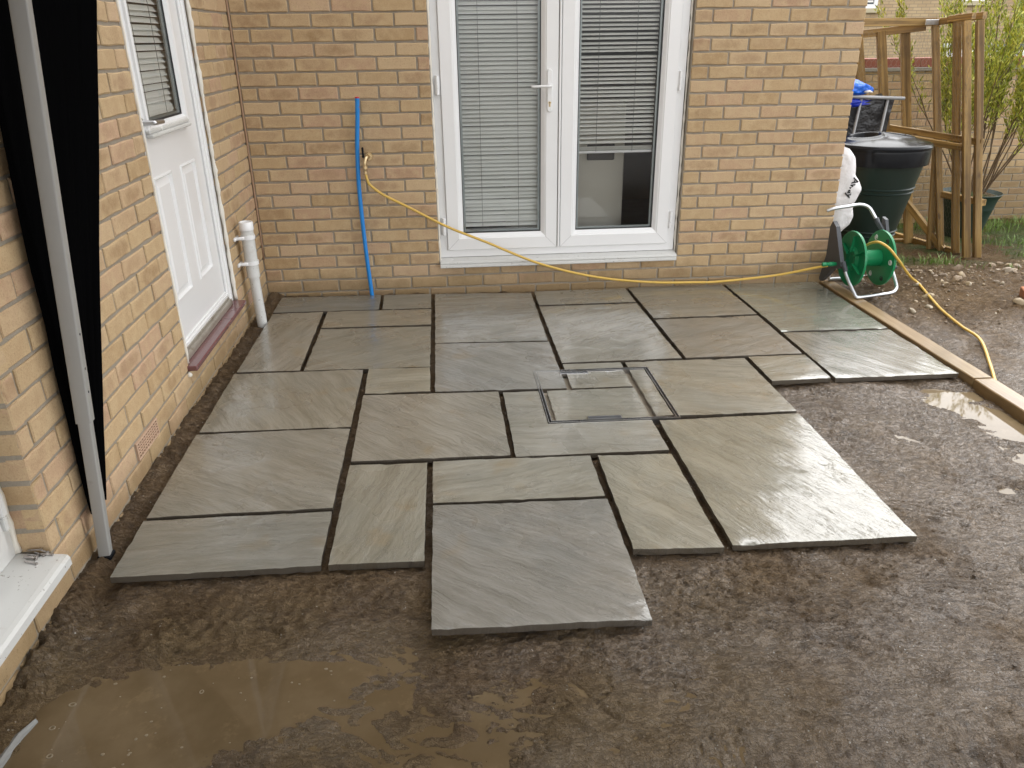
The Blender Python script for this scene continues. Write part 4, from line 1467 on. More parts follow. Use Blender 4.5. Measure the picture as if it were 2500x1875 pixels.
# ------------------------------------------------------------------ paving
def slab_obj(corners, ang, tone, wet, relief, label, thick=0.023, seed=0, notch=None):
    rr = np.random.RandomState(seed + 11)
    us = [c[0] for c in corners]
    vs = [c[1] for c in corners]
    W_, H_ = max(us) - min(us), max(vs) - min(vs)
    nu, nv = max(4, int(W_ / 0.022)), max(3, int(H_ / 0.022))
    pu = np.linspace(0, 1, nu + 1)
    pv = np.linspace(0, 1, nv + 1)
    if notch:
        a0, a1, b0, b1 = notch
        U0, V0 = min(us), min(vs)
        ex = [(t - U0) / W_ for t in (a0, a1) if U0 + 0.01 < t < U0 + W_ - 0.01]
        ey = [(t - V0) / H_ for t in (b0, b1) if V0 + 0.01 < t < V0 + H_ - 0.01]
        pu = np.array(sorted([p for p in pu if all(abs(p - e) > 0.4 / nu for e in ex)] + ex))
        pv = np.array(sorted([p for p in pv if all(abs(p - e) > 0.4 / nv for e in ey)] + ey))
    c = [np.array(k) for k in corners]      # far-left, far-right, near-right, near-left
    cen = sum(c) / 4
    nu, nv = len(pu), len(pv)
    co = np.zeros((nv, nu, 3))
    A, B = np.meshgrid(pu, pv)
    P = ((1 - A) * (1 - B))[..., None] * c[3] + (A * (1 - B))[..., None] * c[2] + ((1 - A) * B)[..., None] * c[0] + (A * B)[..., None] * c[1]
    ox, oy = rr.rand(2) * 50
    # hand-cut edges
    e1 = 0.0030 * fbm(P[..., 0] * 16 + ox, P[..., 1] * 16 + oy, 3)
    e2 = 0.0030 * fbm(P[..., 0] * 16 - oy, P[..., 1] * 16 + ox, 3)
    edge = (A == 0) | (A == 1) | (B == 0) | (B == 1)
    P[..., 0] += np.where(edge, e1, 0)
    P[..., 1] += np.where(edge, e2, 0)
    ca, sa = math.cos(ang), math.sin(ang)
    r1 = ca * P[..., 0] + sa * P[..., 1]
    r2 = -sa * P[..., 0] + ca * P[..., 1]
    Z = relief * (0.0014 * fbm(r1 * 2.2 + ox, r2 * 8 + oy, 3) + 0.0009 * fbm(r1 * 7 + ox, r2 * 26 + oy, 2)) + 0.0006 * fbm(P[..., 0] * 3 + ox, P[..., 1] * 3, 2)
    Z = Z - np.where(edge, 0.0012, 0)
    chip = np.clip(fbm(P[..., 0] * 11 - oy, P[..., 1] * 11 + ox, 3) - 0.22, 0, 1)
    Z = Z - np.where(edge, 0.009 * chip, 0)
    keep = np.ones((nv - 1, nu - 1), bool)
    if notch:
        mu = (P[:-1, :-1, 0] + P[1:, 1:, 0]) / 2
        mv = (P[:-1, :-1, 1] + P[1:, 1:, 1]) / 2
        keep = ~((mu > notch[0]) & (mu < notch[1]) & (mv > notch[2]) & (mv < notch[3]))
    vts = []
    idx = {}
    fcs = []
    for j in range(nv - 1):
        for i in range(nu - 1):
            if keep[j, i]:
                f = []
                for (jj, iii) in ((j, i), (j, i + 1), (j + 1, i + 1), (j + 1, i)):
                    if (jj, iii) not in idx:
                        idx[(jj, iii)] = len(vts)
                        vts.append((P[jj, iii, 0] - cen[0], P[jj, iii, 1] - cen[1], Z[jj, iii]))
                    f.append(idx[(jj, iii)])
                fcs.append(tuple(f))
    bm = bmesh.new()
    bv = [bm.verts.new(v) for v in vts]
    for f in fcs:
        bm.faces.new([bv[i] for i in f])
    be = [e for e in bm.edges if e.is_boundary]
    ret = bmesh.ops.extrude_edge_only(bm, edges=be)
    nvv = [g for g in ret['geom'] if isinstance(g, bmesh.types.BMVert)]
    for v in nvv:
        v.co.z = -0.006 + rr.uniform(-0.002, 0.002)
        k = 1 + rr.uniform(0.0, 0.004)
        v.co.x *= k
        v.co.y *= k
    ne = [g for g in ret['geom'] if isinstance(g, bmesh.types.BMEdge)]
    ret = bmesh.ops.extrude_edge_only(bm, edges=ne)
    nvv = [g for g in ret['geom'] if isinstance(g, bmesh.types.BMVert)]
    for v in nvv:
        v.co.z = -thick + rr.uniform(-0.0015, 0.0015)
        k = 1 - rr.uniform(0.0, 0.006)
        v.co.x *= k
        v.co.y *= k
    ne = [g for g in ret['geom'] if isinstance(g, bmesh.types.BMEdge)]
    bmesh.ops.edgeloop_fill(bm, edges=ne)
    bmesh.ops.recalc_face_normals(bm, faces=bm.faces)
    me = bpy.data.meshes.new("paving_slab")
    bm.to_mesh(me)
    bm.free()
    me.polygons.foreach_set('use_smooth', [True] * len(me.polygons))
    me.set_sharp_from_angle(angle=math.radians(38))
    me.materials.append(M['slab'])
    o = bpy.data.objects.new("paving_slab", me)
    COL.objects.link(o)
    x, y, z = s2w(cen[0], cen[1])
    nrm = Vector((-SSX, -SSY, 1)).normalized()
    q = Vector((0, 0, 1)).rotation_difference(nrm)
    o.matrix_world = Matrix.Translation((x, y, z + rr.uniform(-0.0015, 0.0015))) @ q.to_matrix().to_4x4() @ Matrix.Rotation(STH, 4, 'Z')
    o['grain'] = float(-ang)
    o['tone'] = [float(v) for v in tone]
    o['wet'] = float(wet)
    o['relief'] = float(relief)
    return o


for i, s in enumerate(SLABS):
    if not s:
        continue
    q, ang, tone, wet, rel, lab = s
    o = slab_obj(q, math.radians(ang), tone, wet, rel, lab, seed=i)
    tag(o, lab, "paving slab", "sandstone slabs of the new patio")
for i, ((a, b, c, d), ang, tone, wet, rel, lab) in enumerate(NOTCHED):
    o = slab_obj([(a, d), (b, d), (b, c), (a, c)], math.radians(ang), tone, wet, rel, lab, seed=50 + i, notch=(MH[0] - 0.003, MH[1] + 0.003, MH[2] - 0.003, MH[3] + 0.003) if i < 2 else None)
    tag(o, lab, "paving slab", "sandstone slabs of the new patio")

# access cover with paving set into its tray
mt = Matrix.Translation(s2w((MH[0] + MH[1]) / 2, (MH[2] + MH[3]) / 2)) @ Vector((0, 0, 1)).rotation_difference(Vector((-SSX, -SSY, 1)).normalized()).to_matrix().to_4x4() @ Matrix.Rotation(STH, 4, 'Z')
mh = thing("access_cover", "recessed steel access cover filled with cut paving pieces", "manhole cover")
mh.matrix_world = mt
HW = (MH[1] - MH[0]) / 2


def mh_frame(mb, r0, r1, z0, z1):
    mb.box(-r0, r0, r1, r0, z0, z1)
    mb.box(-r0, r0, -r0, -r1, z0, z1)
    mb.box(-r0, -r1, -r1, r1, z0, z1)
    mb.box(r1, r0, -r1, r1, z0, z1)
    return mb


mh_frame(MB(), HW, HW - 0.003, -0.03, 0.0035).build("outer_frame", M['steel'], mh)
mh_frame(MB(), HW - 0.0032, HW - 0.012, -0.03, -0.009).build("frame_ledge", M['gasket'], mh)
mh_frame(MB(), HW - 0.0122, HW - 0.0155, -0.03, 0.0030).build("tray_rim", M['steel'], mh)
mb = MB()
mb.box(-HW + 0.016, HW - 0.016, -HW + 0.016, HW - 0.016, -0.04, -0.022)
mb.build("tray_bed", M['mortar'], mh)
mu, mv = (MH[0] + MH[1]) / 2, (MH[2] + MH[3]) / 2
inn = HW - 0.020
pieces = [((-inn, 1.626 - mu, -0.208 + 0.282 - 0.003, inn), -42, (1.0, 1.01, 0.98)),
          ((1.655 - mu, 1.932 - mu, 0.066, inn), 4, (1.04, 1.03, 0.96)),
          ((1.962 - mu, inn, -inn + 0.012, inn), -16, (1.04, 1.02, 0.94)),
          ((-inn + 0.016, 1.934 - mu, -inn + 0.004, 0.050), -8, (1.05, 1.05, 0.98))]
for i, ((a, b, c, d), ang, tone) in enumerate(pieces):
    o = slab_obj([(a, d), (b, d), (b, c), (a, c)], math.radians(ang), tone, 0.6, 0.4, "", thick=0.018, seed=80 + i)
    o.name = "paving_piece"
    o.matrix_world = Matrix.Identity(4)
    o.parent = mh
    o.location = ((a + b) / 2, (c + d) / 2, 0.0)
for (a, b, c, d, lab) in ((-0.155, -0.02, HW - 0.048, HW - 0.022, "far"), (-0.11, 0.035, -HW + 0.016, -HW + 0.045, "near")):
    mb = MB()
    mb.bbox(a, b, c, d, -0.012, 0.0035, 0.001)
    sl_ = mb.build("lifting_slot", M['steel'], mh)
    mb = MB()
    mb.box(a + 0.004, b - 0.004, c + 0.006, d - 0.006, -0.002, 0.0040)
    mb.build("slot_opening", M['grey_plastic'], sl_)

# edging timbers
def timber(corners, z0, h, label):
    t = MB()
    top = [s2w(u, v, h) for u, v in corners]
    bot = [s2w(u, v, h - 0.10) for u, v in corners]
    n = 14
    L, R = [], []
    vs, fs = [], []
    for i in range(n + 1):
        f = i / n
        a = Vector(top[0]).lerp(Vector(top[3]), f) + Vector((random.uniform(-1, 1) * 0.001, 0, random.uniform(-1, 1) * 0.0008))
        b = Vector(top[1]).lerp(Vector(top[2]), f) + Vector((random.uniform(-1, 1) * 0.001, 0, random.uniform(-1, 1) * 0.0008))
        c = 0.004
        d = (b - a).normalized()
        vs += [a + Vector((0, 0, -0.10)), a + Vector((0, 0, -c)), a + d * c, b - d * c, b + Vector((0, 0, -c)), b + Vector((0, 0, -0.10))]
    for i in range(n):
        for k in range(5):
            fs.append((i * 6 + k, i * 6 + k + 1, i * 6 + 6 + k + 1, i * 6 + 6 + k))
    fs.append(tuple(range(6)))
    fs.append(tuple(n * 6 + k for k in range(6))[::-1])
    t.add(vs, fs)
    o = t.build("edging_timber", M['wood_edge'])
    return tag(o, label, "timber", "edging timbers beside the patio")


timber([(3.560, 0.055), (3.652, 0.050), (3.632, -1.652), (3.536, -1.652)], 0, 0.004, "long wet edging timber running from the house corner along the paving")
timber([(3.540, -1.656), (3.640, -1.656), (3.612, -3.40), (3.512, -3.40)], 0, 0.0, "second edging timber leaving the frame at the right edge")

# ------------------------------------------------------------------ gazebo leg and black side curtain
gz_ = thing("gazebo", "gazebo with white metal leg and black fabric side panel at the left edge", "gazebo", loc=(0, 0, 0))
foot = Vector((0.034, -2.680, gz(0.034, -2.680) - 0.002))
topL = Vector((0.157, -2.528, 2.05))
ax = (topL - foot)
joint = foot + ax * ((0.44 - foot.z) / ax.z)


def square_tube(p, q, w, wall=0.0015, rot=0.0):
    mb = MB()
    d = (q - p).normalized()
    a = d.cross(Vector((math.cos(rot), math.sin(rot), 0))).normalized()
    b = a.cross(d).normalized()
    r = w * 0.1
    sec = []
    for sx, sy in ((-1, -1), (1, -1), (1, 1), (-1, 1)):
        for k in range(4):
            tt = (PI / 2) * (k / 3)
            base = math.atan2(sy, sx) - PI / 4
            sec.append((sx * (w / 2 - r) + r * math.cos(base + tt), sy * (w / 2 - r) + r * math.sin(base + tt)))
    n = len(sec)
    mb.add([p + a * x + b * y for x, y in sec] + [q + a * x + b * y for x, y in sec], [(i, (i + 1) % n, n + (i + 1) % n, n + i) for i in range(n)] + [tuple(range(n))[::-1], tuple(range(n, 2 * n))])
    return mb, a, b


mb, a_, b_ = square_tube(foot, joint + ax.normalized() * 0.2, 0.033, rot=0.12)
leg = mb.build("leg", M['shaded_white_paint'], gz_, angle=50)
mb, a_, b_ = square_tube(joint, topL, 0.041, rot=0.12)
lg = mb.build("outer_leg_tube", M['shaded_white_paint'], gz_, angle=50)
dn = ax.normalized()
facing = max([a_, -a_, b_, -b_], key=lambda v: v.dot(Vector((1, -0.6, 0)).normalized()))
for hgt, rr_ in ((0.53, 0.0035), (0.60, 0.0042), (0.70, 0.0035)):
    mb = MB()
    c_ = foot + ax * ((hgt - foot.z) / ax.z) + facing * 0.0206
    mb.tube([c_ - facing * 0.001, c_ + facing * 0.0012], rr_, 10)
    mb.build("rivet", M['gasket'] if hgt != 0.60 else M['steel'], lg)
mb = MB()
mb.bbox(foot.x - 0.02, foot.x + 0.022, foot.y - 0.02, foot.y + 0.02, foot.z - 0.012, foot.z + 0.003, 0.003)
mb.build("foot_plate", M['black_plastic'], gz_)
# curtain: two long edges given as heights and positions along the wall, pleated towards and away from the wall
curR = [(2.30, -1.45), (1.623, -1.790), (1.567, -1.818), (1.360, -1.930), (1.156, -2.040), (0.956, -2.152), (0.707, -2.292), (0.523, -2.386), (0.366, -2.463), (0.234, -2.524), (0.089, -2.593)]
curL = [(2.30, -3.30), (1.537, -2.573), (1.232, -2.610), (1.074, -2.627), (0.919, -2.639), (0.735, -2.635), (0.588, -2.647), (0.457, -2.646), (0.213, -2.656), (0.129, -2.653)]
zr = np.linspace(0.13, 2.30, 70)
yR = np.interp(zr, [p[0] for p in curR[::-1]], [p[1] for p in curR[::-1]])
yL = np.interp(zr, [p[0] for p in curL[::-1]], [p[1] for p in curL[::-1]])
mb = MB()
nc = 60
vs = []
for j, z in enumerate(zr):
    for i in range(nc + 1):
        t_ = i / nc
        y = yR[j] * (1 - t_) + yL[j] * t_
        amp = 0.008
        ph = t_ * 2 * PI * 5.5
        x = 0.013 + amp * math.sin(ph + 0.6 * math.sin(z * 3)) + 0.003 * math.sin(ph * 2.3 + z * 4) + 0.006 * z
        # outermost edges stay where the hem is
        vs.append((x if 0 < i < nc else x, y, z))
mb.add(vs, [(j * (nc + 1) + i, j * (nc + 1) + i + 1, (j + 1) * (nc + 1) + i + 1, (j + 1) * (nc + 1) + i) for j in range(len(zr) - 1) for i in range(nc)])
cu = mb.build("side_curtain", M['black_fabric'], gz_, smooth=True, recalc=False)
md = cu.modifiers.new("thick", 'SOLIDIFY')
md.thickness = 0.003
# canopy over the photographer, unseen and sized to shade the near ground and wall
cz = 2.38
cx0, cx1, cy0, cy1 = 0.06, 3.0, -5.5, -2.42
mb = MB()
pk = ((cx0 + cx1) / 2, (cy0 + cy1) / 2, 2.95)
cs = [(cx0, cy0, cz), (cx1, cy0, cz), (cx1, cy1, cz), (cx0, cy1, cz)]
mb.add(cs + [pk] + [(x, y, z - 0.28) for x, y, z in cs], [(0, 1, 4), (1, 2, 4), (2, 3, 4), (3, 0, 4), (0, 5, 6, 1), (1, 6, 7, 2), (2, 7, 8, 3), (3, 8, 5, 0)])
mb.build("unseen_canopy", M['black_fabric'], gz_, recalc=False)

# ------------------------------------------------------------------ things on and by the walls
# white waste pipe with clips
wp = thing("waste_pipe", "capped white plastic waste pipe clipped to the side wall near the corner", "pipe")
PX, PY = 0.060, -0.520
mb = MB()
mb.tube([(PX + 0.012, PY - 0.012, gz(PX, PY) - 0.03), (PX, PY, 0.30)], 0.0275, 20)
mb.build("lower_pipe", M['upvc_dirty'], wp, angle=50)
mb = MB()
mb.lathe([(0.0275, 0.255), (0.0345, 0.256), (0.0352, 0.262), (0.034, 0.268), (0.034, 0.52)], c=(PX, PY, 0), seg=24)
mb.build("upper_pipe", M['upvc_dirty'], wp, angle=50)
mb = MB()
mb.lathe([(0.0342, 0.516), (0.0375, 0.517), (0.0375, 0.556), (0.035, 0.560), (0.030, 0.560), (0.029, 0.553), (0.002, 0.552)], c=(PX, PY, 0), seg=24)
mb.build("cap", M['upvc'], wp, angle=50)
for z in (0.478, 0.338):
    mb = MB()
    mb.lathe([(0.0342, -0.010), (0.0385, -0.010), (0.0385, 0.010), (0.0342, 0.010)], c=(PX, PY, z), seg=24, cap=False)
    mb.bbox(0.0, 0.012, PY - 0.075, PY + 0.01, z - 0.009, z + 0.009, 0.003)
    mb.bbox(0.002, 0.05, PY - 0.045, PY - 0.030, z - 0.009, z + 0.009, 0.003)
    mb.build("pipe_clip", M['upvc'], wp, angle=50)

# blue pipe
bp = thing("blue_pipe", "bent blue plastic water pipe standing open-ended against the back wall", "pipe")
bpts = [(0.645, -0.050, gz(0.645, -0.05) - 0.05), (0.643, -0.050, -0.010), (0.632, -0.044, 0.20), (0.624, -0.036, 0.43), (0.622, -0.034, 0.655), (0.632, -0.036, 0.865), (0.648, -0.040, 1.02), (0.658, -0.044, 1.138)]
mb = MB()
mb.tube(bpts, 0.0125, 16, cap=False, smooth_sub=6)
mb.build("pipe_wall", M['blue_pipe'], bp, smooth=True)
mb = MB()
e = Vector((0.658, -0.044, 1.138))
mb.lathe([(0.0128, -0.001), (0.0130, 0.0035), (0.0124, 0.006), (0.0085, 0.006), (0.0085, -0.05)], c=tuple(e), seg=16, cap=True)
mb.build("red_lining", M['red_plastic'], bp, angle=50)

# outdoor tap
tp = thing("outdoor_tap", "brass garden tap with a black lever beside the blue pipe", "tap")
tx, tz = 0.690, 0.812
mb = MB()
mb.lathe([(0.002, -0.006), (0.022, -0.006), (0.025, -0.002), (0.025, 0.002)], c=(tx, 0, tz), seg=20, axis='y')
mb.build("wall_plate", M['brass'], tp, angle=40)
mb = MB()
mb.tube([(tx, 0.0, tz), (tx - 0.004, -0.03, tz + 0.002), (tx - 0.014, -0.052, tz - 0.004), (tx - 0.020, -0.058, tz - 0.026), (tx - 0.021, -0.058, tz - 0.045)], [0.0115, 0.0115, 0.012, 0.0135, 0.0135, 0.012, 0.011, 0.011, 0.0125, 0.0125, 0.0125, 0.0125, 0.0125], 14, smooth_sub=3)
mb.build("spout", M['brass'], tp, smooth=True)
mb = MB()
bx, by = tx - 0.021, -0.058
mb.lathe([(0.0125, -0.006), (0.0155, -0.008), (0.0155, -0.024), (0.011, -0.028), (0.0085, -0.032), (0.0085, -0.040), (0.012, -0.044), (0.012, -0.054), (0.007, -0.058)], c=(bx, by, tz - 0.038), seg=12)
mb.build("hose_coupling", M['brass'], tp, angle=35)
mb = MB()
mb.bbox(tx - 0.032, tx - 0.020, -0.066, -0.050, tz + 0.000, tz + 0.060, 0.004)
mb.build("lever", M['black_plastic'], tp)

# hose from tap to reel
mb = MB()
hz = tz - 0.096
hp = [(bx, by, hz + 0.02), (bx + 0.002, by, hz), (0.677, -0.060, 0.686), (0.690, -0.058, 0.657), (0.760, -0.052, 0.598), (0.906, -0.050, 0.518), (1.133, -0.052, 0.394), (1.362, -0.056, 0.295), (1.700, -0.060, 0.146), (2.060, -0.060, 0.047),
      (2.420, -0.060, 0.000), (2.70, -0.062, -0.010), (2.86, -0.066, -0.010), (3.20, -0.110, 0.030), (3.42, -0.200, 0.098), (3.475, -0.240, 0.120)]
mb.tube(hp, 0.0078, 12, smooth_sub=7)
h1 = mb.build("garden_hose", M['hose'], smooth=True)
tag(h1, "yellow hose sagging along the back wall from the tap to the reel", "hose")

# ------------------------------------------------------------------ hose reel
hr = thing("hose_reel", "green hose reel on a bent metal stand at the house corner", "hose reel")
HC = Vector((3.72, -0.225, 0.155))


def disc(x, flip, r=0.170):
    mb = MB()
    seg = 40
    prof = [(0.030, 0.0), (0.055, 0.004), (0.075, -0.010), (0.150, -0.006), (0.162, 0.002), (r, 0.002), (r + 0.002, -0.004), (r, -0.012), (0.158, -0.012), (0.148, -0.013), (0.075, -0.017), (0.030, -0.012)]
    prof = [(a, b * flip) for a, b in prof]
    mb.lathe(prof, c=(x, HC.y, HC.z), seg=seg, axis='x', cap=False)
    return mb


for (x, fl) in ((3.628, -1), (3.822, 1)):
    o = disc(x, fl).build("reel_side", M['green_plastic'], hr, angle=35)
    for k in range(6):
        a = 2 * PI * k / 6 + 0.5
        mb = MB()
        # rib and finger hole on the flange
        c1 = Vector((x + 0.006 * fl, HC.y + 0.045 * math.cos(a), HC.z + 0.045 * math.sin(a)))
        c2 = Vector((x - 0.004 * fl, HC.y + 0.140 * math.cos(a), HC.z + 0.140 * math.sin(a)))
        mb.bar(c1, c2, 0.004, 0.020, (1, 0, 0))
        mb.build("rib", M['green_plastic'], o)
        a2 = a + PI / 6
        mb = MB()
        cc = (x, HC.y + 0.132 * math.cos(a2), HC.z + 0.132 * math.sin(a2))
        mb.lathe([(0.011, -0.0125 * fl), (0.015, -0.0165 * fl), (0.018, -0.0125 * fl)], c=cc, seg=14, axis='x', cap=False)
        mb.lathe([(0.001, -0.0142 * fl), (0.0125, -0.0142 * fl)], c=cc, seg=14, axis='x', cap=False)
        mb.build("finger_hole", M['dark_green'] if k % 2 else M['white_bag'], o)
mb = MB()
mb.lathe([(0.052, 3.63), (0.050, 3.68), (0.0505, 3.682), (0.0505, 3.684), (0.050, 3.686), (0.052, 3.825)], c=(0, HC.y, HC.z), seg=32, axis='x')
mb.build("drum", M['green_plastic'], hr, angle=30)
# stand
R_ = 0.0105
mb = MB()
mb.tube([(3.50, -0.075, 0.425), (3.535, -0.085, 0.440), (3.62, -0.090, 0.452), (3.70, -0.095, 0.462), (3.755, -0.10, 0.445), (3.785, -0.115, 0.405), (3.800, -0.130, 0.375)], R_, 14, smooth_sub=5)
mb.build("carry_handle", M['galv'], hr, smooth=True)
mb = MB()
mb.tube([(3.545, -0.285, 0.150), (3.57, -0.33, 0.06), (3.595, -0.395, -0.02), (3.602, -0.410, -0.034), (3.625, -0.412, -0.037), (3.75, -0.380, -0.037), (3.85, -0.352, -0.037), (3.895, -0.325, -0.030), (3.915, -0.290, 0.0), (3.885, -0.225, 0.120)], R_, 14, smooth_sub=5)
mb.build("front_leg_tube", M['galv'], hr, smooth=True)
mb = MB()
mb.tube([(3.535, -0.15, 0.10), (3.60, -0.04, -0.02), (3.64, -0.015, -0.036), (3.78, 0.0, -0.036), (3.885, 0.010, -0.034), (3.893, -0.02, 0.0), (3.872, -0.14, 0.11)], R_, 14, smooth_sub=5)
mb.build("rear_leg_tube", M['galv'], hr, smooth=True)
# side brackets
mb = MB()
sec = [(-0.115, 0.370), (-0.165, 0.345), (-0.255, 0.200), (-0.300, 0.130), (-0.275, 0.110), (-0.200, 0.085), (-0.120, 0.010), (-0.070, -0.030), (-0.045, -0.020), (-0.095, 0.150), (-0.090, 0.330)]
n = len(sec)
mb.add([(3.530, y, z) for y, z in sec] + [(3.556, y, z) for y, z in sec], [(i, (i + 1) % n, n + (i + 1) % n, n + i) for i in range(n)] + [tuple(range(n)), tuple(range(n, 2 * n))[::-1]])
mb.build("left_bracket", M['grey_plastic'], hr)
mb = MB()
sec = [(-0.105, 0.385), (-0.145, 0.375), (-0.235, 0.210), (-0.255, 0.140), (-0.235, 0.100), (-0.175, 0.100), (-0.150, 0.160)]
n = len(sec)
mb.add([(3.852, y, z) for y, z in sec] + [(3.872, y, z) for y, z in sec], [(i, (i + 1) % n, n + (i + 1) % n, n + i) for i in range(n)] + [tuple(range(n)), tuple(range(n, 2 * n))[::-1]])
mb.build("right_bracket", M['grey_plastic'], hr)
mb = MB()
mb.tube([(3.800, -0.128, 0.382), (3.812, -0.142, 0.352)], 0.0145, 14)
mb.bar((3.808, -0.136, 0.362), (3.858, -0.19, 0.27), 0.026, 0.022)
mb.build("handle_socket", M['grey_plastic'], hr)
mb = MB()
mb.tube([(3.545, -0.288, 0.155), (3.560, -0.315, 0.100)], 0.0145, 14)
mb.build("leg_socket", M['grey_plastic'], hr)
mb = MB()
mb.tube([(3.872, HC.y, HC.z), (3.905, HC.y, HC.z)], 0.016, 12)
mb.bar((3.898, HC.y, HC.z), (3.898, HC.y + 0.05, HC.z - 0.085), 0.010, 0.022)
mb.tube([(3.90, HC.y + 0.05, HC.z - 0.085), (3.965, HC.y + 0.05, HC.z - 0.080)], 0.013, 12)
mb.build("crank", M['grey_plastic'], hr)
mb = MB()
mb.lathe([(0.0088, 3.440), (0.0120, 3.442), (0.0135, 3.448), (0.0135, 3.470), (0.0110, 3.474), (0.0110, 3.480), (0.0140, 3.483), (0.0140, 3.515), (0.0115, 3.520), (0.0115, 3.535)], c=(0, -0.235, 0.128), seg=14, axis='x')
mb.build("hose_connector", M['green_plastic'], hr, angle=40)

mb = MB()
gp = [(4.110, -0.212), (4.031, -0.482), (3.971, -0.700), (3.897, -0.995), (3.886, -1.176), (3.750, -1.466), (3.672, -1.639), (3.648, -1.78), (3.66, -2.0), (3.70, -2.4), (3.80, -2.9)]
pts = [(3.690, -0.205, 0.204), (3.688, -0.250, 0.235), (3.690, -0.310, 0.272), (3.703, -0.375, 0.293), (3.745, -0.412, 0.268), (3.800, -0.412, 0.215), (3.860, -0.385, 0.160), (3.935, -0.335, 0.095), (4.02, -0.275, 0.030)]
pts += [(x, y, gz(x, y) + 0.010) for x, y in gp]
mb.tube(pts, 0.0078, 12, smooth_sub=7)
h2 = mb.build("garden_hose", M['hose'], smooth=True)
tag(h2, "yellow hose leading off the reel drum across the stones to the right edge", "hose")

# ------------------------------------------------------------------ bin, trolley, bags
BC = Vector((4.20, 0.70))
zb = gz(BC.x, BC.y)
bn = thing("garden_bin", "dark green tapered garden bin with a black domed lid", "bin")
def bin_r(z):
    return 0.150 + (0.335 - 0.150) * ((z - zb) / (0.715 - zb))
prof = [(0.02, zb - 0.02), (0.148, zb - 0.02)]
z = zb
rings = [0.10, 0.13, 0.41, 0.44]
zz = sorted(set([zb, 0.0, 0.2, 0.3, 0.52, 0.60, 0.62, 0.66, 0.70] + [r_ + d for r_ in rings for d in (-0.006, 0, 0.006)]))
for z in zz:
    r = bin_r(z)
    if any(abs(z - q) < 0.002 for q in rings):
        r += 0.008
    if z > 0.595:
        r = min(r, 0.329)
    prof.append((r, z))
prof += [(0.335, 0.703), (0.32, 0.703), (0.32, 0.60), (0.02, 0.55)]
mb = MB()
mb.lathe(prof, c=(BC.x, BC.y, 0), seg=64)
mb.build("body", M['dark_green'], bn, angle=30)
mb = MB()
mb.lathe([(0.330, 0.600), (0.341, 0.602), (0.346, 0.690), (0.344, 0.704), (0.330, 0.704)], c=(BC.x, BC.y, 0), seg=64, cap=False)
mb.build("rim_band", M['black_plastic'], bn, angle=40)
# domed lid with two scooped handles
seg_r, seg_t = 40, 96
mb = MB()
vs = []
for i in range(seg_r + 1):
    r = 0.352 * i / seg_r
    for k in range(seg_t):
        t_ = 2 * PI * k / seg_t
        x, y = r * math.cos(t_), r * math.sin(t_)
        z = 0.735 + 0.055 * (1 - (r / 0.352) ** 1.8)
        for sx in (-1, 1):
            e_ = ((x - sx * 0.118) / 0.085) ** 2 + ((y + 0.01) / 0.085) ** 2
            z -= 0.062 * math.exp(-e_ ** 3 * 1.2)
            z += 0.011 * math.exp(-((math.sqrt(e_) - 1.25) / 0.2) ** 2)
        if i >= seg_r - 1:
            z = 0.735 if i == seg_r - 1 else 0.722
        vs.append((BC.x + x, BC.y + y, z))
n0 = len(vs)
for k in range(seg_t):
    t_ = 2 * PI * k / seg_t
    vs.append((BC.x + 0.350 * math.cos(t_), BC.y + 0.350 * math.sin(t_), 0.705))
fs = [(i * seg_t + k, i * seg_t + (k + 1) % seg_t, (i + 1) * seg_t + (k + 1) % seg_t, (i + 1) * seg_t + k) for i in range(seg_r + 1) for k in range(seg_t)]
mb.add(vs, fs)
mb.build("lid", M['black_plastic'], bn, angle=38)

tr = thing("bag_trolley", "grey tubular trolley holding an open black liner behind the bin", "trolley")
mb = MB()
mb.tube([(3.95, 1.20, 1.010), (4.20, 1.20, 1.002), (4.62, 1.20, 0.982)], 0.013, 12)
mb.build("top_rail", M['grey_tube'], tr, smooth=True)
for x0, x1 in ((4.285, 4.235), (4.495, 4.450)):
    mb = MB()
    mb.tube([(x0, 1.205, 0.985), (x1, 1.175, 0.55), (x1 - 0.01, 1.17, gz(x1, 1.17))], 0.011, 10)
    mb.build("upright", M['grey_tube'], tr, smooth=True)
mb = MB()
nn = 24
vs = []
lv = 12
for j in range(lv + 1):
    f = j / lv
    z = 0.985 - f * 0.85
    for k in range(nn):
        t_ = k / nn
        # rounded rectangle
        a_ = 2 * PI * t_
        cx_, cy_ = math.cos(a_), math.sin(a_)
        m_ = max(abs(cx_), abs(cy_))
        x = 4.22 + (0.345 - 0.10 * f) * cx_ / m_
        y = 1.40 + (0.18 - 0.02 * f) * cy_ / m_
        wob_ = 0.010 * math.sin(k * 2.3 + j * 0.6) + 0.008 * math.sin(k * 0.9 - j)
        zz_ = z + (0.02 * math.sin(k * 1.3) - 0.04 * math.exp(-((x - 4.36) / 0.07) ** 2) * (y < 1.3)) * (1 - f) ** 3
        vs.append((x + wob_, y + wob_, zz_))
mb.add(vs, [(j * nn + k, j * nn + (k + 1) % nn, (j + 1) * nn + (k + 1) % nn, (j + 1) * nn + k) for j in range(lv) for k in range(nn)])
mb.add([(4.0, 1.25, 0.80), (4.55, 1.25, 0.80), (4.55, 1.55, 0.80), (4.0, 1.55, 0.80)], [(0, 1, 2, 3)])
mb.build("liner", M['liner'], tr, smooth=True, recalc=False)


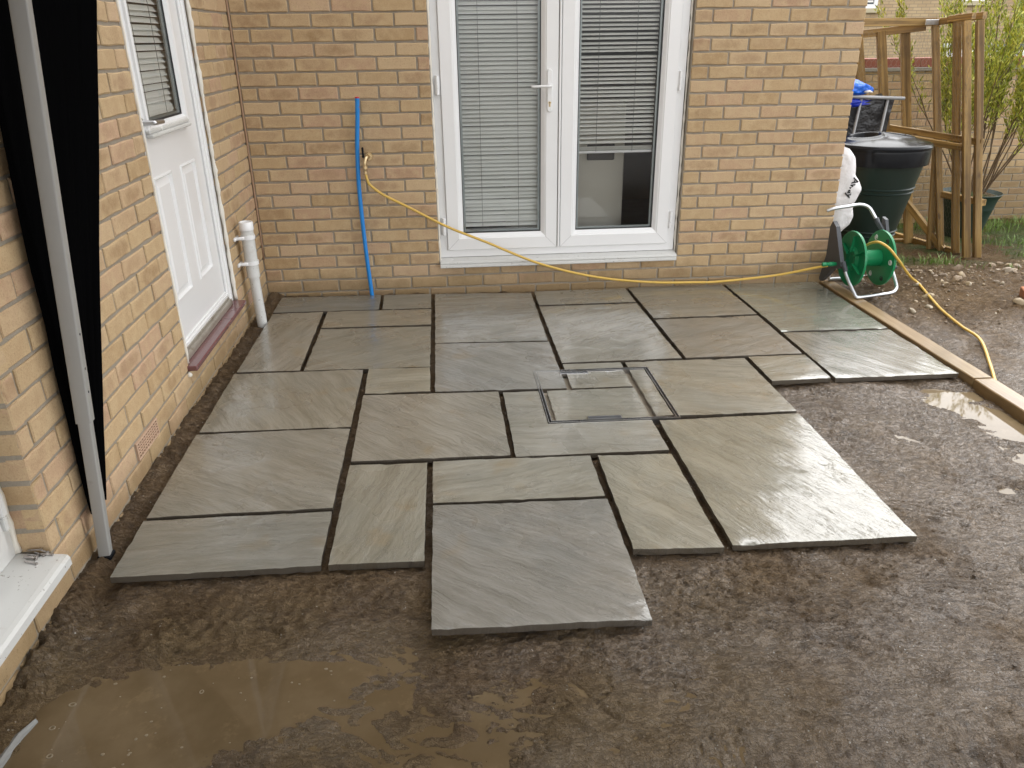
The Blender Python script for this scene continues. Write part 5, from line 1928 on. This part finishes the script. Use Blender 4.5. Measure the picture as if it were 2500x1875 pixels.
def sack(name, c, r, mat, label, cat, corner, tie=(0.7, 0.68, 0.45), seed=1, parent=None):
    """crumpled plastic sack: noisy ellipsoid with a pinched corner"""
    bm = bmesh.new()
    bmesh.ops.create_icosphere(bm, subdivisions=4, radius=1.0)
    rr = random.Random(seed)
    from mathutils import noise as mn
    for v in bm.verts:
        p = v.co.copy()
        n = mn.noise(p * 2.1 + Vector((seed, 0, 0))) * 0.22 + mn.noise(p * 5 + Vector((0, seed, 0))) * 0.09
        cr = abs(mn.noise(p * 3.3 + Vector((seed, seed, 0)))) * 0.18
        s_ = 1 + n - cr
        v.co = Vector((p.x * r[0] * s_, p.y * r[1] * s_, p.z * r[2] * s_))
        k = max(0.0, p.normalized().dot(Vector(corner).normalized())) ** 10
        v.co += Vector(corner) * k
        v.co += Vector(c)
    me = bpy.data.meshes.new(name)
    bm.to_mesh(me)
    bm.free()
    me.polygons.foreach_set('use_smooth', [True] * len(me.polygons))
    me.materials.append(mat)
    o = bpy.data.objects.new(name, me)
    COL.objects.link(o)
    tag(o, label, cat)
    return o


sack("plastic_bag", (4.19, 1.27, 1.060), (0.160, 0.11, 0.060), M['blue_bag'], "bright blue bag lying on top of the trolley", "bag", (0.06, 0, -0.01), seed=3)
sack("plastic_bag", (4.19, 1.24, 0.955), (0.160, 0.06, 0.040), M['deep_blue_bag'], "dark blue bag underneath the bright blue one", "bag", (0.05, 0, 0.0), seed=8)
for (x, z, nm) in ((4.335, 1.035, "upper"), (4.355, 0.985, "lower")):
    sack("paper_scrap", (x, 1.235, z), (0.030, 0.02, 0.012), M['sealant'], "crumpled pale yellow wrapper end poking out beside the %s blue bag" % ("bright" if nm == "upper" else "dark"), "wrapper", (0.02, 0, -0.005), seed=5 + len(nm))

# white printed bag hanging at the house corner
bm = bmesh.new()
from mathutils import noise as mn
out_r = [(3.640, 0.790), (3.690, 0.775), (3.735, 0.715), (3.752, 0.610), (3.790, 0.570), (3.815, 0.520), (3.790, 0.455), (3.770, 0.420), (3.785, 0.340), (3.770, 0.285), (3.715, 0.235), (3.660, 0.262), (3.625, 0.300)]
zmin, zmax = 0.235, 0.790
NV, NU = 34, 30
rz = [p[1] for p in out_r][::-1]
rx = [p[0] for p in out_r][::-1]
# right silhouette as a function of height
hzs = [0.235, 0.262, 0.285, 0.340, 0.420, 0.455, 0.520, 0.570, 0.610, 0.715, 0.775, 0.790]
hxs = [3.715, 3.745, 3.770, 3.785, 3.770, 3.790, 3.815, 3.790, 3.752, 3.735, 3.690, 3.650]
grid = []
for j in range(NV + 1):
    z = zmin + (zmax - zmin) * j / NV
    xr = np.interp(z, hzs, hxs)
    xl = 3.60
    hw = (xr - xl) / 2
    row = []
    for i in range(NU):
        a = 2 * PI * i / NU
        x = (xr + xl) / 2 + hw * math.cos(a)
        th_ = 0.045 * math.sin(PI * min(1, max(0, (j + 0.5) / NV))) ** 0.5 + 0.006
        y = 0.13 + th_ * math.sin(a)
        nz = mn.noise(Vector((x * 9, a, z * 8))) * 0.016 + mn.noise(Vector((x * 22, a * 2, z * 20))) * 0.006
        row.append(bm.verts.new((x, y + nz, z + mn.noise(Vector((x * 7, 0, z * 7))) * 0.01)))
    grid.append(row)
for j in range(NV):
    for i in range(NU):
        bm.faces.new((grid[j][i], grid[j][(i + 1) % NU], grid[j + 1][(i + 1) % NU], grid[j + 1][i]))
bm.faces.new(grid[0][::-1])
bm.faces.new(grid[-1])
me = bpy.data.meshes.new("printed_bag")
bm.to_mesh(me)
bm.free()
me.polygons.foreach_set('use_smooth', [True] * len(me.polygons))
me.materials.append(M['white_bag'])
wb = bpy.data.objects.new("printed_bag", me)
COL.objects.link(wb)
tag(wb, "crumpled white bag with black lettering between house corner and bin", "bag")
fc = bpy.data.curves.new("lettering", 'FONT')
fc.body = "Away"
fc.size = 0.056
fc.offset = 0.0022
fc.extrude = 0.0006
tmp = bpy.data.objects.new("lettering", fc)
COL.objects.link(tmp)
bpy.context.view_layer.update()
dg = bpy.context.evaluated_depsgraph_get()
tm = bpy.data.meshes.new_from_object(tmp.evaluated_get(dg))
bpy.data.objects.remove(tmp)
tm.materials.clear()
tm.materials.append(M['text_black'])
lo = bpy.data.objects.new("lettering", tm)
COL.objects.link(lo)
lo.parent = wb
# text runs down the bag, letter tops to the right
lo.matrix_local = Matrix.Translation((3.722, 0.074, 0.600)) @ Matrix.Rotation(math.radians(0), 4, 'Z') @ Matrix.Rotation(math.radians(90), 4, 'X') @ Matrix.Rotation(math.radians(-106), 4, 'Z')

# ------------------------------------------------------------------ timber run with wire netting
pen = thing("timber_run", "tall timber framed run with wire netting leaning behind the bin", "frame")
WD = 0.046


def P3(x, y, z):
    return Vector((x, y, z))


bot = [P3(5.462, 1.13, -0.30), P3(5.379, 1.141, -0.30), P3(5.406, 1.329, -0.31), P3(5.404, 1.532, -0.33)]
top = [P3(5.244, 1.43, 1.515), P3(5.146, 1.44, 1.512), P3(5.189, 1.63, 1.520), P3(5.150, 1.85, 1.490)]
def post(p, q, w, h, name="post", upv=(0, 0, 1), mat=None):
    """a length of sawn timber lying along its own Z axis"""
    p, q = Vector(p), Vector(q)
    d = (q - p).normalized()
    a = d.cross(Vector(upv)).normalized()
    b = a.cross(d).normalized()
    mb = MB()
    mb.bar((0, 0, 0), (0, 0, (q - p).length), w, h, (0, 1, 0))
    o = mb.build(name, mat or M['wood_post'], pen)
    m4 = Matrix((a, d.cross(a), d)).transposed().to_4x4()
    m4.translation = p
    o.matrix_local = m4
    return o


UP = (0.4, 1, 0)
for p, q in zip(bot, top):
    post(p, q, 0.050, 0.082, upv=UP)
for p in bot[:3]:
    post(p - P3(0, 0, 0.02), p + P3(-0.004, 0.004, 0.05), 0.054, 0.086, "damp_foot", UP, M['stem'])
Lt = [P3(4.600, 2.05, 1.470), P3(4.779, 2.00, 1.452), P3(4.975, 1.98, 1.459), P3(4.52, 2.08, 1.46)]
Lb = [P3(5.060, 2.06, -0.36), P3(5.220, 2.02, -0.36), P3(5.390, 2.00, -0.36), P3(4.92, 2.10, -0.36)]
for p, q in zip(Lb, Lt):
    post(p, q, 0.070, 0.060, upv=(0.3, 1, 0))
rails = [(P3(4.35, 1.78, 1.515), P3(5.165, 1.85, 1.515), 0.045, 0.062), (top[3] + P3(0, 0, 0.02), top[0] + P3(0.02, -0.02, 0.035), 0.045, 0.050), (P3(5.16, 1.70, 1.525), top[2] + P3(0.02, -0.03, 0.03), 0.04, 0.045), (P3(5.12, 1.62, 1.53), top[1] + P3(0.03, -0.03, 0.035), 0.04, 0.045),
         (P3(4.38, 2.15, 1.40), P3(5.10, 1.90, 1.478), 0.05, 0.060), (P3(4.95, 2.10, 0.690), P3(5.36, 1.25, 0.640), 0.045, 0.05), (P3(4.90, 2.00, 0.640), P3(5.29, 1.30, 0.590), 0.045, 0.05),
         (P3(5.33, 1.65, 0.175), P3(5.44, 1.18, 0.180), 0.045, 0.05), (P3(5.42, 2.50, -0.36), P3(5.43, 1.40, -0.28), 0.050, 0.06), (P3(4.30, 2.10, -0.36), P3(5.42, 2.10, -0.36), 0.05, 0.06)]
for p, q, w, h in rails:
    post(p, q, w, h, "rail")
post(P3(5.20, 2.02, 0.13), P3(5.40, 1.50, -0.285), 0.04, 0.055, "brace")
post(P3(5.34, 1.95, -0.33), P3(5.20, 1.98, 0.62), 0.055, 0.045, upv=(0.3, 1, 0))
post(P3(5.36, 1.62, -0.33), P3(5.27, 1.70, 0.60), 0.055, 0.045, upv=(0.3, 1, 0))
mb = MB()
mb.bbox(5.02, 5.13, 1.775, 1.785, 1.49, 1.53, 0.002)
mb.build("metal_bracket", M['galv'], pen)


def netting(p0, pu, pv, cell=0.042):
    mb = MB()
    pu, pv, p0 = Vector(pu), Vector(pv), Vector(p0)
    nu, nv = int(pu.length / cell), int(pv.length / cell)
    u, v = pu / nu, pv / nv
    nrm = pu.cross(pv).normalized()

    def w(a, b):
        d = (b - a).normalized()
        s_ = d.cross(nrm) * 0.0007
        t_ = nrm * 0.0007
        n = len(mb.v)
        mb.v.extend([tuple(a + s_), tuple(a - s_ * 0.5 + t_), tuple(a - s_ * 0.5 - t_), tuple(b + s_), tuple(b - s_ * 0.5 + t_), tuple(b - s_ * 0.5 - t_)])
        mb.f.extend([(n, n + 1, n + 4, n + 3), (n + 1, n + 2, n + 5, n + 4), (n + 2, n, n + 3, n + 5)])
    for j in range(nv):
        for i in range(nu):
            of = 0.5 if j % 2 else 0.0
            c = p0 + u * (i + of) + v * j
            jit = Vector((random.uniform(-1, 1), random.uniform(-1, 1), random.uniform(-1, 1))) * 0.003
            w(c, c + v * 0.45 + jit)
            w(c + v * 0.45 + jit, c + u * 0.5 + v)
            w(c + v * 0.45 + jit, c - u * 0.5 + v)
    return mb


mb = netting((4.40, 2.02, -0.30), (0.80, -0.05, 0), (0.02, -0.02, 1.75))
mb2 = netting((5.36, 2.00, -0.30), (-0.02, -0.80, 0), (-0.22, 0.10, 1.80))
mb.add(mb2.v, mb2.f)
o = mb.build("wire_netting", M['wire'], pen, recalc=False)
o['kind'] = 'stuff'

# ------------------------------------------------------------------ potted shrub
pc = Vector((6.10, 2.30))
zp = gz(pc.x, pc.y)
ps = thing("potted_shrub", "leggy yellow green shrub growing in a dark green pot right of the timber run", "shrub")
mb = MB()
mb.lathe([(0.02, zp - 0.03), (0.145, zp - 0.03), (0.150, zp), (0.195, zp + 0.20), (0.212, zp + 0.265), (0.216, zp + 0.27), (0.216, zp + 0.28), (0.235, zp + 0.36), (0.262, zp + 0.405), (0.268, zp + 0.412), (0.262, zp + 0.416), (0.235, zp + 0.385), (0.02, zp + 0.37)], c=(pc.x, pc.y, 0), seg=40)
mb.build("pot", M['pot_green'], ps, angle=40)
mb = MB()
mb.lathe([(0.225, 0.0), (0.12, 0.03), (0.01, 0.035)], c=(pc.x, pc.y, zp + 0.386), seg=24, cap=False)
mb.build("potting_soil", M['mud'], ps, smooth=True)
rs_ = random.Random(4)
stems = MB()
leaves = MB()


def add_leaf(p, d, ln, wd):
    d = d.normalized()
    s = d.cross(Vector((rs_.uniform(-1, 1), rs_.uniform(-1, 1), rs_.uniform(-1, 1)))).normalized()
    n_ = s.cross(d)
    leaves.add([p, p + d * ln * 0.5 + s * wd / 2 + n_ * wd * 0.15, p + d * ln, p + d * ln * 0.5 - s * wd / 2 + n_ * wd * 0.15], [(0, 1, 2, 3)])


def grow(p, d, ln, r, lev):
    n = 7
    pts = [p.copy()]
    dd = d.normalized()
    for i in range(n):
        dd = (dd + Vector((rs_.gauss(0, 0.09), rs_.gauss(0, 0.09), 0.05 + rs_.gauss(0, 0.04)))).normalized()
        p = p + dd * ln / n
        pts.append(p.copy())
    stems.tube(pts, [r * (1 - 0.75 * i / n) for i in range(n + 1)], 5, cap=False)
    for i in range(1 if lev else 3, n + 1):
        f = i / n
        if lev < 2 and rs_.random() < (0.75 if lev == 0 else 0.8):
            sd_ = Vector((rs_.uniform(-1, 1), rs_.uniform(-1, 1), rs_.uniform(0.3, 1.2)))
            grow(pts[i], (dd + sd_ * 0.8), ln * (0.42 if lev == 0 else 0.45), r * 0.45, lev + 1)
        dens = 0 if (lev == 0 and f < 0.6) else 1
        if lev >= 1 or f > 0.6:
            for _ in range(5):
                q = pts[i] + Vector((rs_.gauss(0, 0.012), rs_.gauss(0, 0.012), rs_.gauss(0, 0.012)))
                add_leaf(q, dd + Vector((rs_.uniform(-1, 1), rs_.uniform(-1, 1), rs_.uniform(-0.3, 1))) * 0.9, rs_.uniform(0.030, 0.062), rs_.uniform(0.009, 0.016))


for k in range(22):
    a = rs_.uniform(0, 2 * PI)
    sp = rs_.uniform(0.05, 0.55)
    d = Vector((math.cos(a) * sp, math.sin(a) * sp * 0.7, 1.0))
    grow(Vector((pc.x + 0.10 * math.cos(a), pc.y + 0.10 * math.sin(a), zp + 0.37)), d, rs_.uniform(1.0, 1.55) if sp < 0.4 else rs_.uniform(0.8, 1.25), 0.008, 0)
grow(Vector((pc.x, pc.y, zp + 0.37)), Vector((-0.03, 0, 1)), 1.62, 0.012, 0)
stems.build("stems", M['stem'], ps, smooth=True, recalc=False)
lo_ = leaves.build("foliage", M['leaf'], ps, recalc=False)

# ------------------------------------------------------------------ garden wall of single bricks
gw = thing("garden_wall", "brick garden wall with a red brick coping behind the shrub", "wall")
GY0 = 3.5
ZB = -0.53
M['garden_brick'] = M['brick'].copy()
M['garden_brick'].name = "garden_brick"
jm = MB()
cnt = 0
for r in range(0, 22):
    z0 = ZB + r * 0.075
    js = 0.0 if r % 2 else 0.1125
    x = 3.9 + js
    while x < 9.4:
        me = get_brick(0.215)
        mt = Matrix.Translation((x + 0.1075, GY0 + random.uniform(-0.002, 0.002), z0 + 0.0375)) @ Matrix.Rotation(random.gauss(0, 0.004), 4, 'Y')
        if 5.35 < x < 8.35 and cnt < 299:
            o = bpy.data.objects.new("brick", me)
            o.matrix_local = mt
            o.parent = gw
            COL.objects.link(o)
            cnt += 1
        else:
            jm.add([tuple(mt @ v.co) for v in me.vertices], [tuple(p.vertices) for p in me.polygons])
        x += 0.225
o = jm.build("brickwork", M['brick'], gw, recalc=False)
o['kind'] = 'stuff'
mb = MB()
mb.box(3.9, 9.6, GY0 + 0.006, GY0 + 0.21, ZB - 0.1, ZB + 1.65)
mb.build("mortar_bed", M['mortar'], gw)
mb = MB()
mb.bbox(3.9, 9.6, GY0 - 0.03, GY0 + 0.25, 1.072, 1.108, 0.004)
mb.build("tile_course", M['coping_tile'], gw)
fb = None
x = 3.9
while x < 9.5:
    if fb is None:
        mb = MB()
        mb.bbox(0, 0.070, 0, 0.215, 0, 0.086, 0.003)
        fb = mb.build("coping_brick", M['redbrick'], gw)
        o = fb
    else:
        o = bpy.data.objects.new("coping_brick", fb.data)
        COL.objects.link(o)
        o.parent = gw
    o.location = (x, GY0 - 0.005 + random.uniform(-0.002, 0.002), 1.110)
    x += 0.075
mb = MB()
mb.box(3.9, 9.55, GY0 - 0.002, GY0 + 0.205, 1.108, 1.193)
mb.build("coping_mortar", M['redbrick'], gw)

# ------------------------------------------------------------------ neighbouring house and car
nh = thing("neighbour_house", "pale buff brick house across the road behind the garden wall", "house")
mb = MB()
mb.box(4, 34, 16.5, 24, -0.7, 5.1)
mb.build("wall", M['farbrick'], nh)
mb = MB()
mb.add([(3.6, 16.1, 5.1), (34.4, 16.1, 5.1), (34.4, 24.4, 5.1), (3.6, 24.4, 5.1), (3.6, 20.2, 6.9), (34.4, 20.2, 6.9)], [(0, 1, 5, 4), (1, 2, 5), (2, 3, 4, 5), (3, 0, 4), (3, 2, 1, 0)])
mb.build("roof", M['coping_tile'], nh)
for (a, b, z0, zs0) in ((11.2, 12.40, 2.01, 1.905), (14.66, 15.32, 2.16, 2.05), (18.2, 19.4, 2.1, 2.0), (7.4, 8.6, 2.05, 1.95)):
    mb = MB()
    mb.frame(a, b, z0, z0 + 1.3, [(0, 16.60), (0, 16.47), (0.09, 16.47), (0.10, 16.50), (0.10, 16.53)])
    w_ = mb.build("window", M['upvc'], nh)
    mb = MB()
    mb.box(a + 0.09, b - 0.09, 16.497, 16.498, z0 + 0.09, z0 + 1.2)
    mb.build("pane", M['car_glass'], w_)
    mb = MB()
    for k in range(12):
        mb.box(a + 0.12, b - 0.12, 16.485, 16.490, z0 + 0.14 + k * 0.085, z0 + 0.185 + k * 0.085)
    mb.build("blind", M['slat_open'], w_)
    mb = MB()
    mb.bbox(a - 0.12, b + 0.08, 16.40, 16.50, zs0, z0 - 0.005, 0.006)
    mb.build("sill", M['sill_stone'], w_)

car = thing("parked_car", "white car with dark windows parked beyond the garden wall", "car")
cx_, cy_, cz_ = 11.4, 8.0, -0.55
secs = [(-2.05, 0.35, 0.75, 0.80), (-1.9, 0.28, 0.86, 0.86), (-1.2, 0.25, 0.98, 0.88), (1.3, 0.25, 1.02, 0.88), (1.9, 0.28, 0.98, 0.86), (2.1, 0.35, 0.85, 0.78)]
mb = MB()
vs, fs = [], []
for (x, z0, z1, hw) in secs:
    vs += [(cx_ + x, cy_ - hw, cz_ + z0), (cx_ + x, cy_ - hw - 0.03, cz_ + (z0 + z1) / 2), (cx_ + x, cy_ - hw + 0.04, cz_ + z1), (cx_ + x, cy_ + hw - 0.04, cz_ + z1), (cx_ + x, cy_ + hw + 0.03, cz_ + (z0 + z1) / 2), (cx_ + x, cy_ + hw, cz_ + z0)]
k = len(secs)
for i in range(k - 1):
    for j in range(6):
        fs.append((i * 6 + j, i * 6 + (j + 1) % 6, (i + 1) * 6 + (j + 1) % 6, (i + 1) * 6 + j))
fs += [tuple(range(6)), tuple((k - 1) * 6 + j for j in range(6))[::-1]]
mb.add(vs, fs)
# raised shoulders up to the window line
mb.bbox(cx_ - 1.9, cx_ + 1.8, cy_ - 0.84, cy_ + 0.84, cz_ + 0.95, cz_ + 1.73, 0.03)
body = mb.build("body", M['car_white'], car, angle=40)
mb = MB()
secs = [(-1.88, 1.74, 0.80), (-1.82, 1.81, 0.76), (1.7, 1.83, 0.76), (1.80, 1.74, 0.80)]
vs, fs = [], []
for (x, z1, hw) in secs:
    vs += [(cx_ + x, cy_ - 0.82, cz_ + 1.728), (cx_ + x, cy_ - hw, cz_ + z1 + 0.004), (cx_ + x, cy_ + hw, cz_ + z1 + 0.004), (cx_ + x, cy_ + 0.82, cz_ + 1.728)]
for i in range(3):
    for j in range(4):
        fs.append((i * 4 + j, i * 4 + (j + 1) % 4, (i + 1) * 4 + (j + 1) % 4, (i + 1) * 4 + j))
mb.add(vs, fs)
mb.build("cabin_glass", M['car_glass'], car)
for x in (-1.3, 1.35):
    for s_ in (-1, 1):
        mb = MB()
        mb.lathe([(0.02, 0.0), (0.22, 0.01), (0.31, 0.0), (0.33, 0.04), (0.33, 0.18), (0.02, 0.2)], c=(cx_ + x, cy_ + s_ * 0.88 - 0.1, cz_ + 0.28), seg=24, axis='y')
        mb.build("wheel", M['tyre'], car, angle=40)

# ------------------------------------------------------------------ stones, gravel, grass, small things
def rock_mesh(seed, sub=2, flat=0.6):
    bm = bmesh.new()
    bmesh.ops.create_icosphere(bm, subdivisions=sub, radius=1.0)
    sd_ = Vector((seed * 3.1, seed * 1.7, 0))
    for v in bm.verts:
        n = mn.noise(v.co * 1.1 + sd_) * 0.45 + mn.noise(v.co * 2.8 + sd_) * 0.16
        v.co *= 1 + n
        v.co.z *= flat
        v.co.y *= 0.8
    me = bpy.data.meshes.new("stone")
    bm.to_mesh(me)
    bm.free()
    me.polygons.foreach_set('use_smooth', [sub > 1] * len(me.polygons))
    if sub > 1:
        me.set_sharp_from_angle(angle=math.radians(40))
    me.materials.append(M['stone'])
    return me


rocks = [rock_mesh(i, 2, random.uniform(0.5, 0.75)) for i in range(8)]
rs = random.Random(12)
placed = []
tries = 0
while len(placed) < 110 and tries < 4000:
    tries += 1
    x = rs.uniform(3.75, 6.6)
    y = rs.uniform(-0.95, 0.95)
    cen = -0.15 + 0.12 * (x - 3.7)
    if abs(y - cen) > 0.62 or (x < 4.0 and y > -0.5 and y < 0.15 and rs.random() < 0.75):
        continue
    s_ = rs.choice([0.012, 0.014, 0.016, 0.02, 0.022, 0.028, 0.034])
    if any((x - a) ** 2 + (y - b) ** 2 < (s_ + c) ** 2 for a, b, c in placed):
        continue
    if (x - BC.x) ** 2 + (y - BC.y) ** 2 < 0.04:
        continue
    placed.append((x, y, s_))
    o = bpy.data.objects.new("stone", rs.choice(rocks))
    o.location = (x, y, gz(x, y) + s_ * 0.15)
    o.scale = (s_ * rs.uniform(0.9, 1.35), s_, s_ * rs.uniform(0.8, 1.1))
    o.rotation_euler = (rs.gauss(0, 0.25), rs.gauss(0, 0.25), rs.uniform(0, 6.28))
    COL.objects.link(o)
    tag(o, "tan stone lying in the soil beyond the edging timber", "stone", "stones scattered on the soil beyond the timber")
# one pale stone by the foot of the reel stand
x, y = 3.86, -0.20
o = bpy.data.objects.new("stone", rocks[2])
o.location = (x, y, gz(x, y) + 0.008)
o.scale = (0.034, 0.028, 0.024)
COL.objects.link(o)
tag(o, "pale rounded stone lying inside the bent foot of the hose reel stand", "stone")

small = [rock_mesh(40 + i, 1, 0.7) for i in range(4)]
gm = MB()
N = 2600
xs = np.array([rs.uniform(3.66, 7.4) for _ in range(N)])
ys = np.array([rs.uniform(-1.2, 1.4) for _ in range(N)])
zsn = ground_h(xs, ys)
for x, y, z in zip(xs, ys, zsn):
    cen = -0.15 + 0.12 * (x - 3.7)
    if rs.random() > math.exp(-((y - cen) / 0.55) ** 2):
        continue
    s_ = rs.uniform(0.003, 0.010)
    mt = Matrix.Translation((x, y, z + s_ * 0.2)) @ Matrix.Rotation(rs.uniform(0, 6), 4, 'Z') @ Matrix.Diagonal((s_ * 1.3, s_, s_, 1))
    me = rs.choice(small)
    gm.add([tuple(mt @ v.co) for v in me.vertices], [tuple(p.vertices) for p in me.polygons])
o = gm.build("gravel", M['stone'], recalc=False)
tag(o, "small gravel strewn over the soil beyond the timber", "gravel", kind='stuff')

# crumbs of soil
cm = MB()
N = 1300
xs, ys = [], []
edges_ = [(0.05, 0.7, -2.87), (0.7, 1.02, -2.88), (1.02, 1.65, -3.19), (1.65, 1.95, -2.90), (1.95, 2.60, -2.89), (2.6, 3.5, -1.64)]
for _ in range(N):
    k = rs.random()
    if k < 0.45:
        a, b, yy = rs.choice(edges_)
        xs.append(rs.uniform(a, b))
        ys.append(rs.gauss(yy - 0.02, 0.05))
    elif k < 0.6:
        xs.append(abs(rs.gauss(0.0, 0.05)) + 0.006)
        ys.append(rs.uniform(-3.5, -0.05))
    elif k < 0.68:
        xs.append(rs.uniform(0.05, 3.5))
        ys.append(-abs(rs.gauss(0, 0.025)) - 0.005)
    elif k < 0.85:
        xs.append(rs.uniform(0.0, 3.6))
        ys.append(rs.uniform(-3.7, -1.7))
    else:
        xs.append(rs.uniform(3.66, 6.5))
        ys.append(rs.uniform(-1.0, 1.2))
xs, ys = np.array(xs), np.array(ys)
zz_ = ground_h(xs, ys)
for x, y, z in zip(xs, ys, zz_):
    s_ = min(0.0055, abs(rs.gauss(0.0022, 0.0014)) + 0.0010)
    if z < zs(x, y) - 0.0265 and -2.8 < y < -0.07 and 0.1 < x < 3.5:
        continue
    if x > 3.66:
        s_ *= 1.8
    mt = Matrix.Translation((x, y, z + s_ * 0.3)) @ Matrix.Rotation(rs.uniform(0, 6), 4, 'Z') @ Matrix.Diagonal((s_ * 1.2, s_, s_ * 0.9, 1))
    me = rs.choice(small)
    cm.add([tuple(mt @ v.co) for v in me.vertices], [tuple(p.vertices) for p in me.polygons])
o = cm.build("soil_crumbs", M['mud'], recalc=False)
tag(o, "crumbs of wet soil on the mud", "soil", kind='stuff')

# grass and weeds
grs = MB()
def tuft(x, y, n, h, spread):
    for _ in range(n):
        px, py = x + rs.gauss(0, spread), y + rs.gauss(0, spread)
        z = None
        grs_pts.append((px, py, h * rs.uniform(0.5, 1.2), rs.uniform(0, 6.28), rs.uniform(0.1, 0.9)))


grs_pts = []
for _ in range(70):
    tuft(rs.uniform(6.0, 8.2), rs.uniform(1.4, 3.3), 28, 0.085, 0.09)
for _ in range(16):
    tuft(rs.uniform(4.35, 4.95), rs.uniform(0.55, 1.1), 22, 0.08, 0.06)
for _ in range(6):
    tuft(rs.uniform(5.3, 6.2), rs.uniform(0.9, 1.4), 10, 0.06, 0.04)
for _ in range(3):
    tuft(rs.uniform(4.55, 5.3), rs.uniform(0.1, 0.5), 9, 0.05, 0.03)
for _ in range(12):
    tuft(rs.uniform(4.3, 6.2), rs.uniform(2.4, 3.3), 20, 0.12, 0.10)
gpz = ground_h(np.array([p[0] for p in grs_pts]), np.array([p[1] for p in grs_pts]))
for (x, y, h, a, bend), z in zip(grs_pts, gpz):
    d = Vector((math.cos(a), math.sin(a), 0))
    s_ = Vector((-d.y, d.x, 0)) * rs.uniform(0.0018, 0.004)
    p0 = Vector((x, y, z - 0.005))
    p1 = p0 + Vector((0, 0, h * 0.6)) + d * h * bend * 0.3
    p2 = p0 + Vector((0, 0, h)) + d * h * bend
    grs.add([p0 - s_, p0 + s_, p1 + s_ * 0.8, p1 - s_ * 0.8, p2], [(0, 1, 2, 3), (3, 2, 4)])
o = grs.build("grass", M['grass'], recalc=False)
tag(o, "thin grass and weeds by the garden wall", "grass", kind='stuff')

# piece of orange brick at the right edge
mb = MB()
mb.bbox(-0.05, 0.16, -0.05, 0.05, -0.02, 0.045, 0.005)
o = mb.build("brick_piece", M['orange'])
x, y = 4.64, -0.53
o.location = (x, y, gz(x, y) + 0.012)
o.rotation_euler = (0.05, -0.08, -0.35)
tag(o, "orange clay brick half sunk in the soil at the right edge", "brick")

# splintered batten lying in the front puddle
mb = MB()
pts = [Vector((0.088, -3.285, PUD_F + 0.004)), Vector((0.072, -3.33, PUD_F + 0.008)), Vector((0.066, -3.40, PUD_F + 0.009)), Vector((0.052, -3.50, PUD_F + 0.008)), Vector((0.030, -3.62, PUD_F + 0.004))]
vs, fs = [], []
for i, p in enumerate(pts):
    wv = [0.006, 0.0095, 0.010, 0.011, 0.011][i]
    vs += [p + Vector((-wv, 0, -0.008)), p + Vector((-wv * 0.9, 0, 0.002)), p + Vector((0.001, 0.002, 0.006)), p + Vector((wv, 0, 0.001)), p + Vector((wv, 0, -0.008))]
for i in range(4):
    for k in range(5):
        fs.append((i * 5 + k, i * 5 + (k + 1) % 5, (i + 1) * 5 + (k + 1) % 5, (i + 1) * 5 + k))
fs += [tuple(range(5)), tuple(20 + k for k in range(5))[::-1]]
mb.add(vs, fs)
o = mb.build("slate_splinter", M['cord'])
tag(o, "long grey splinter lying in the puddle in the bottom left corner", "splinter")

# foam rings and bubbles on the puddle
fm = MB()
for _ in range(60):
    x = rs.uniform(0.12, 1.0)
    y = rs.uniform(-3.46, -3.1)
    if not (0.1 < x < 1.1 and -3.5 < y < -3.08):
        continue
    if gz(x, y) > PUD_F - 0.003:
        continue
    r = rs.choice([0.0015, 0.002, 0.002, 0.003, 0.004, 0.004, 0.0065])
    sx = rs.uniform(0.8, 1.4)
    if r > 0.005:
        fm.lathe([(r * 0.55, 0.0004), (r * 0.72, 0.0012), (r, 0.0012), (r * 1.1, 0.0002)], c=(x, y, PUD_F), seg=12, scale=(sx, 1), cap=False)
    else:
        fm.lathe([(r, 0.0002), (r * 0.8, 0.0009), (r * 0.1, 0.0011)], c=(x, y, PUD_F), seg=8, scale=(sx, 1), cap=False)
M['foam'] = simple("foam", (0.19, 0.15, 0.095), 0.4, nscale=300, namp=0.2)
o = fm.build("foam", M['foam'], recalc=False)
tag(o, "flecks of foam floating on the brown puddle", "foam", kind='stuff')
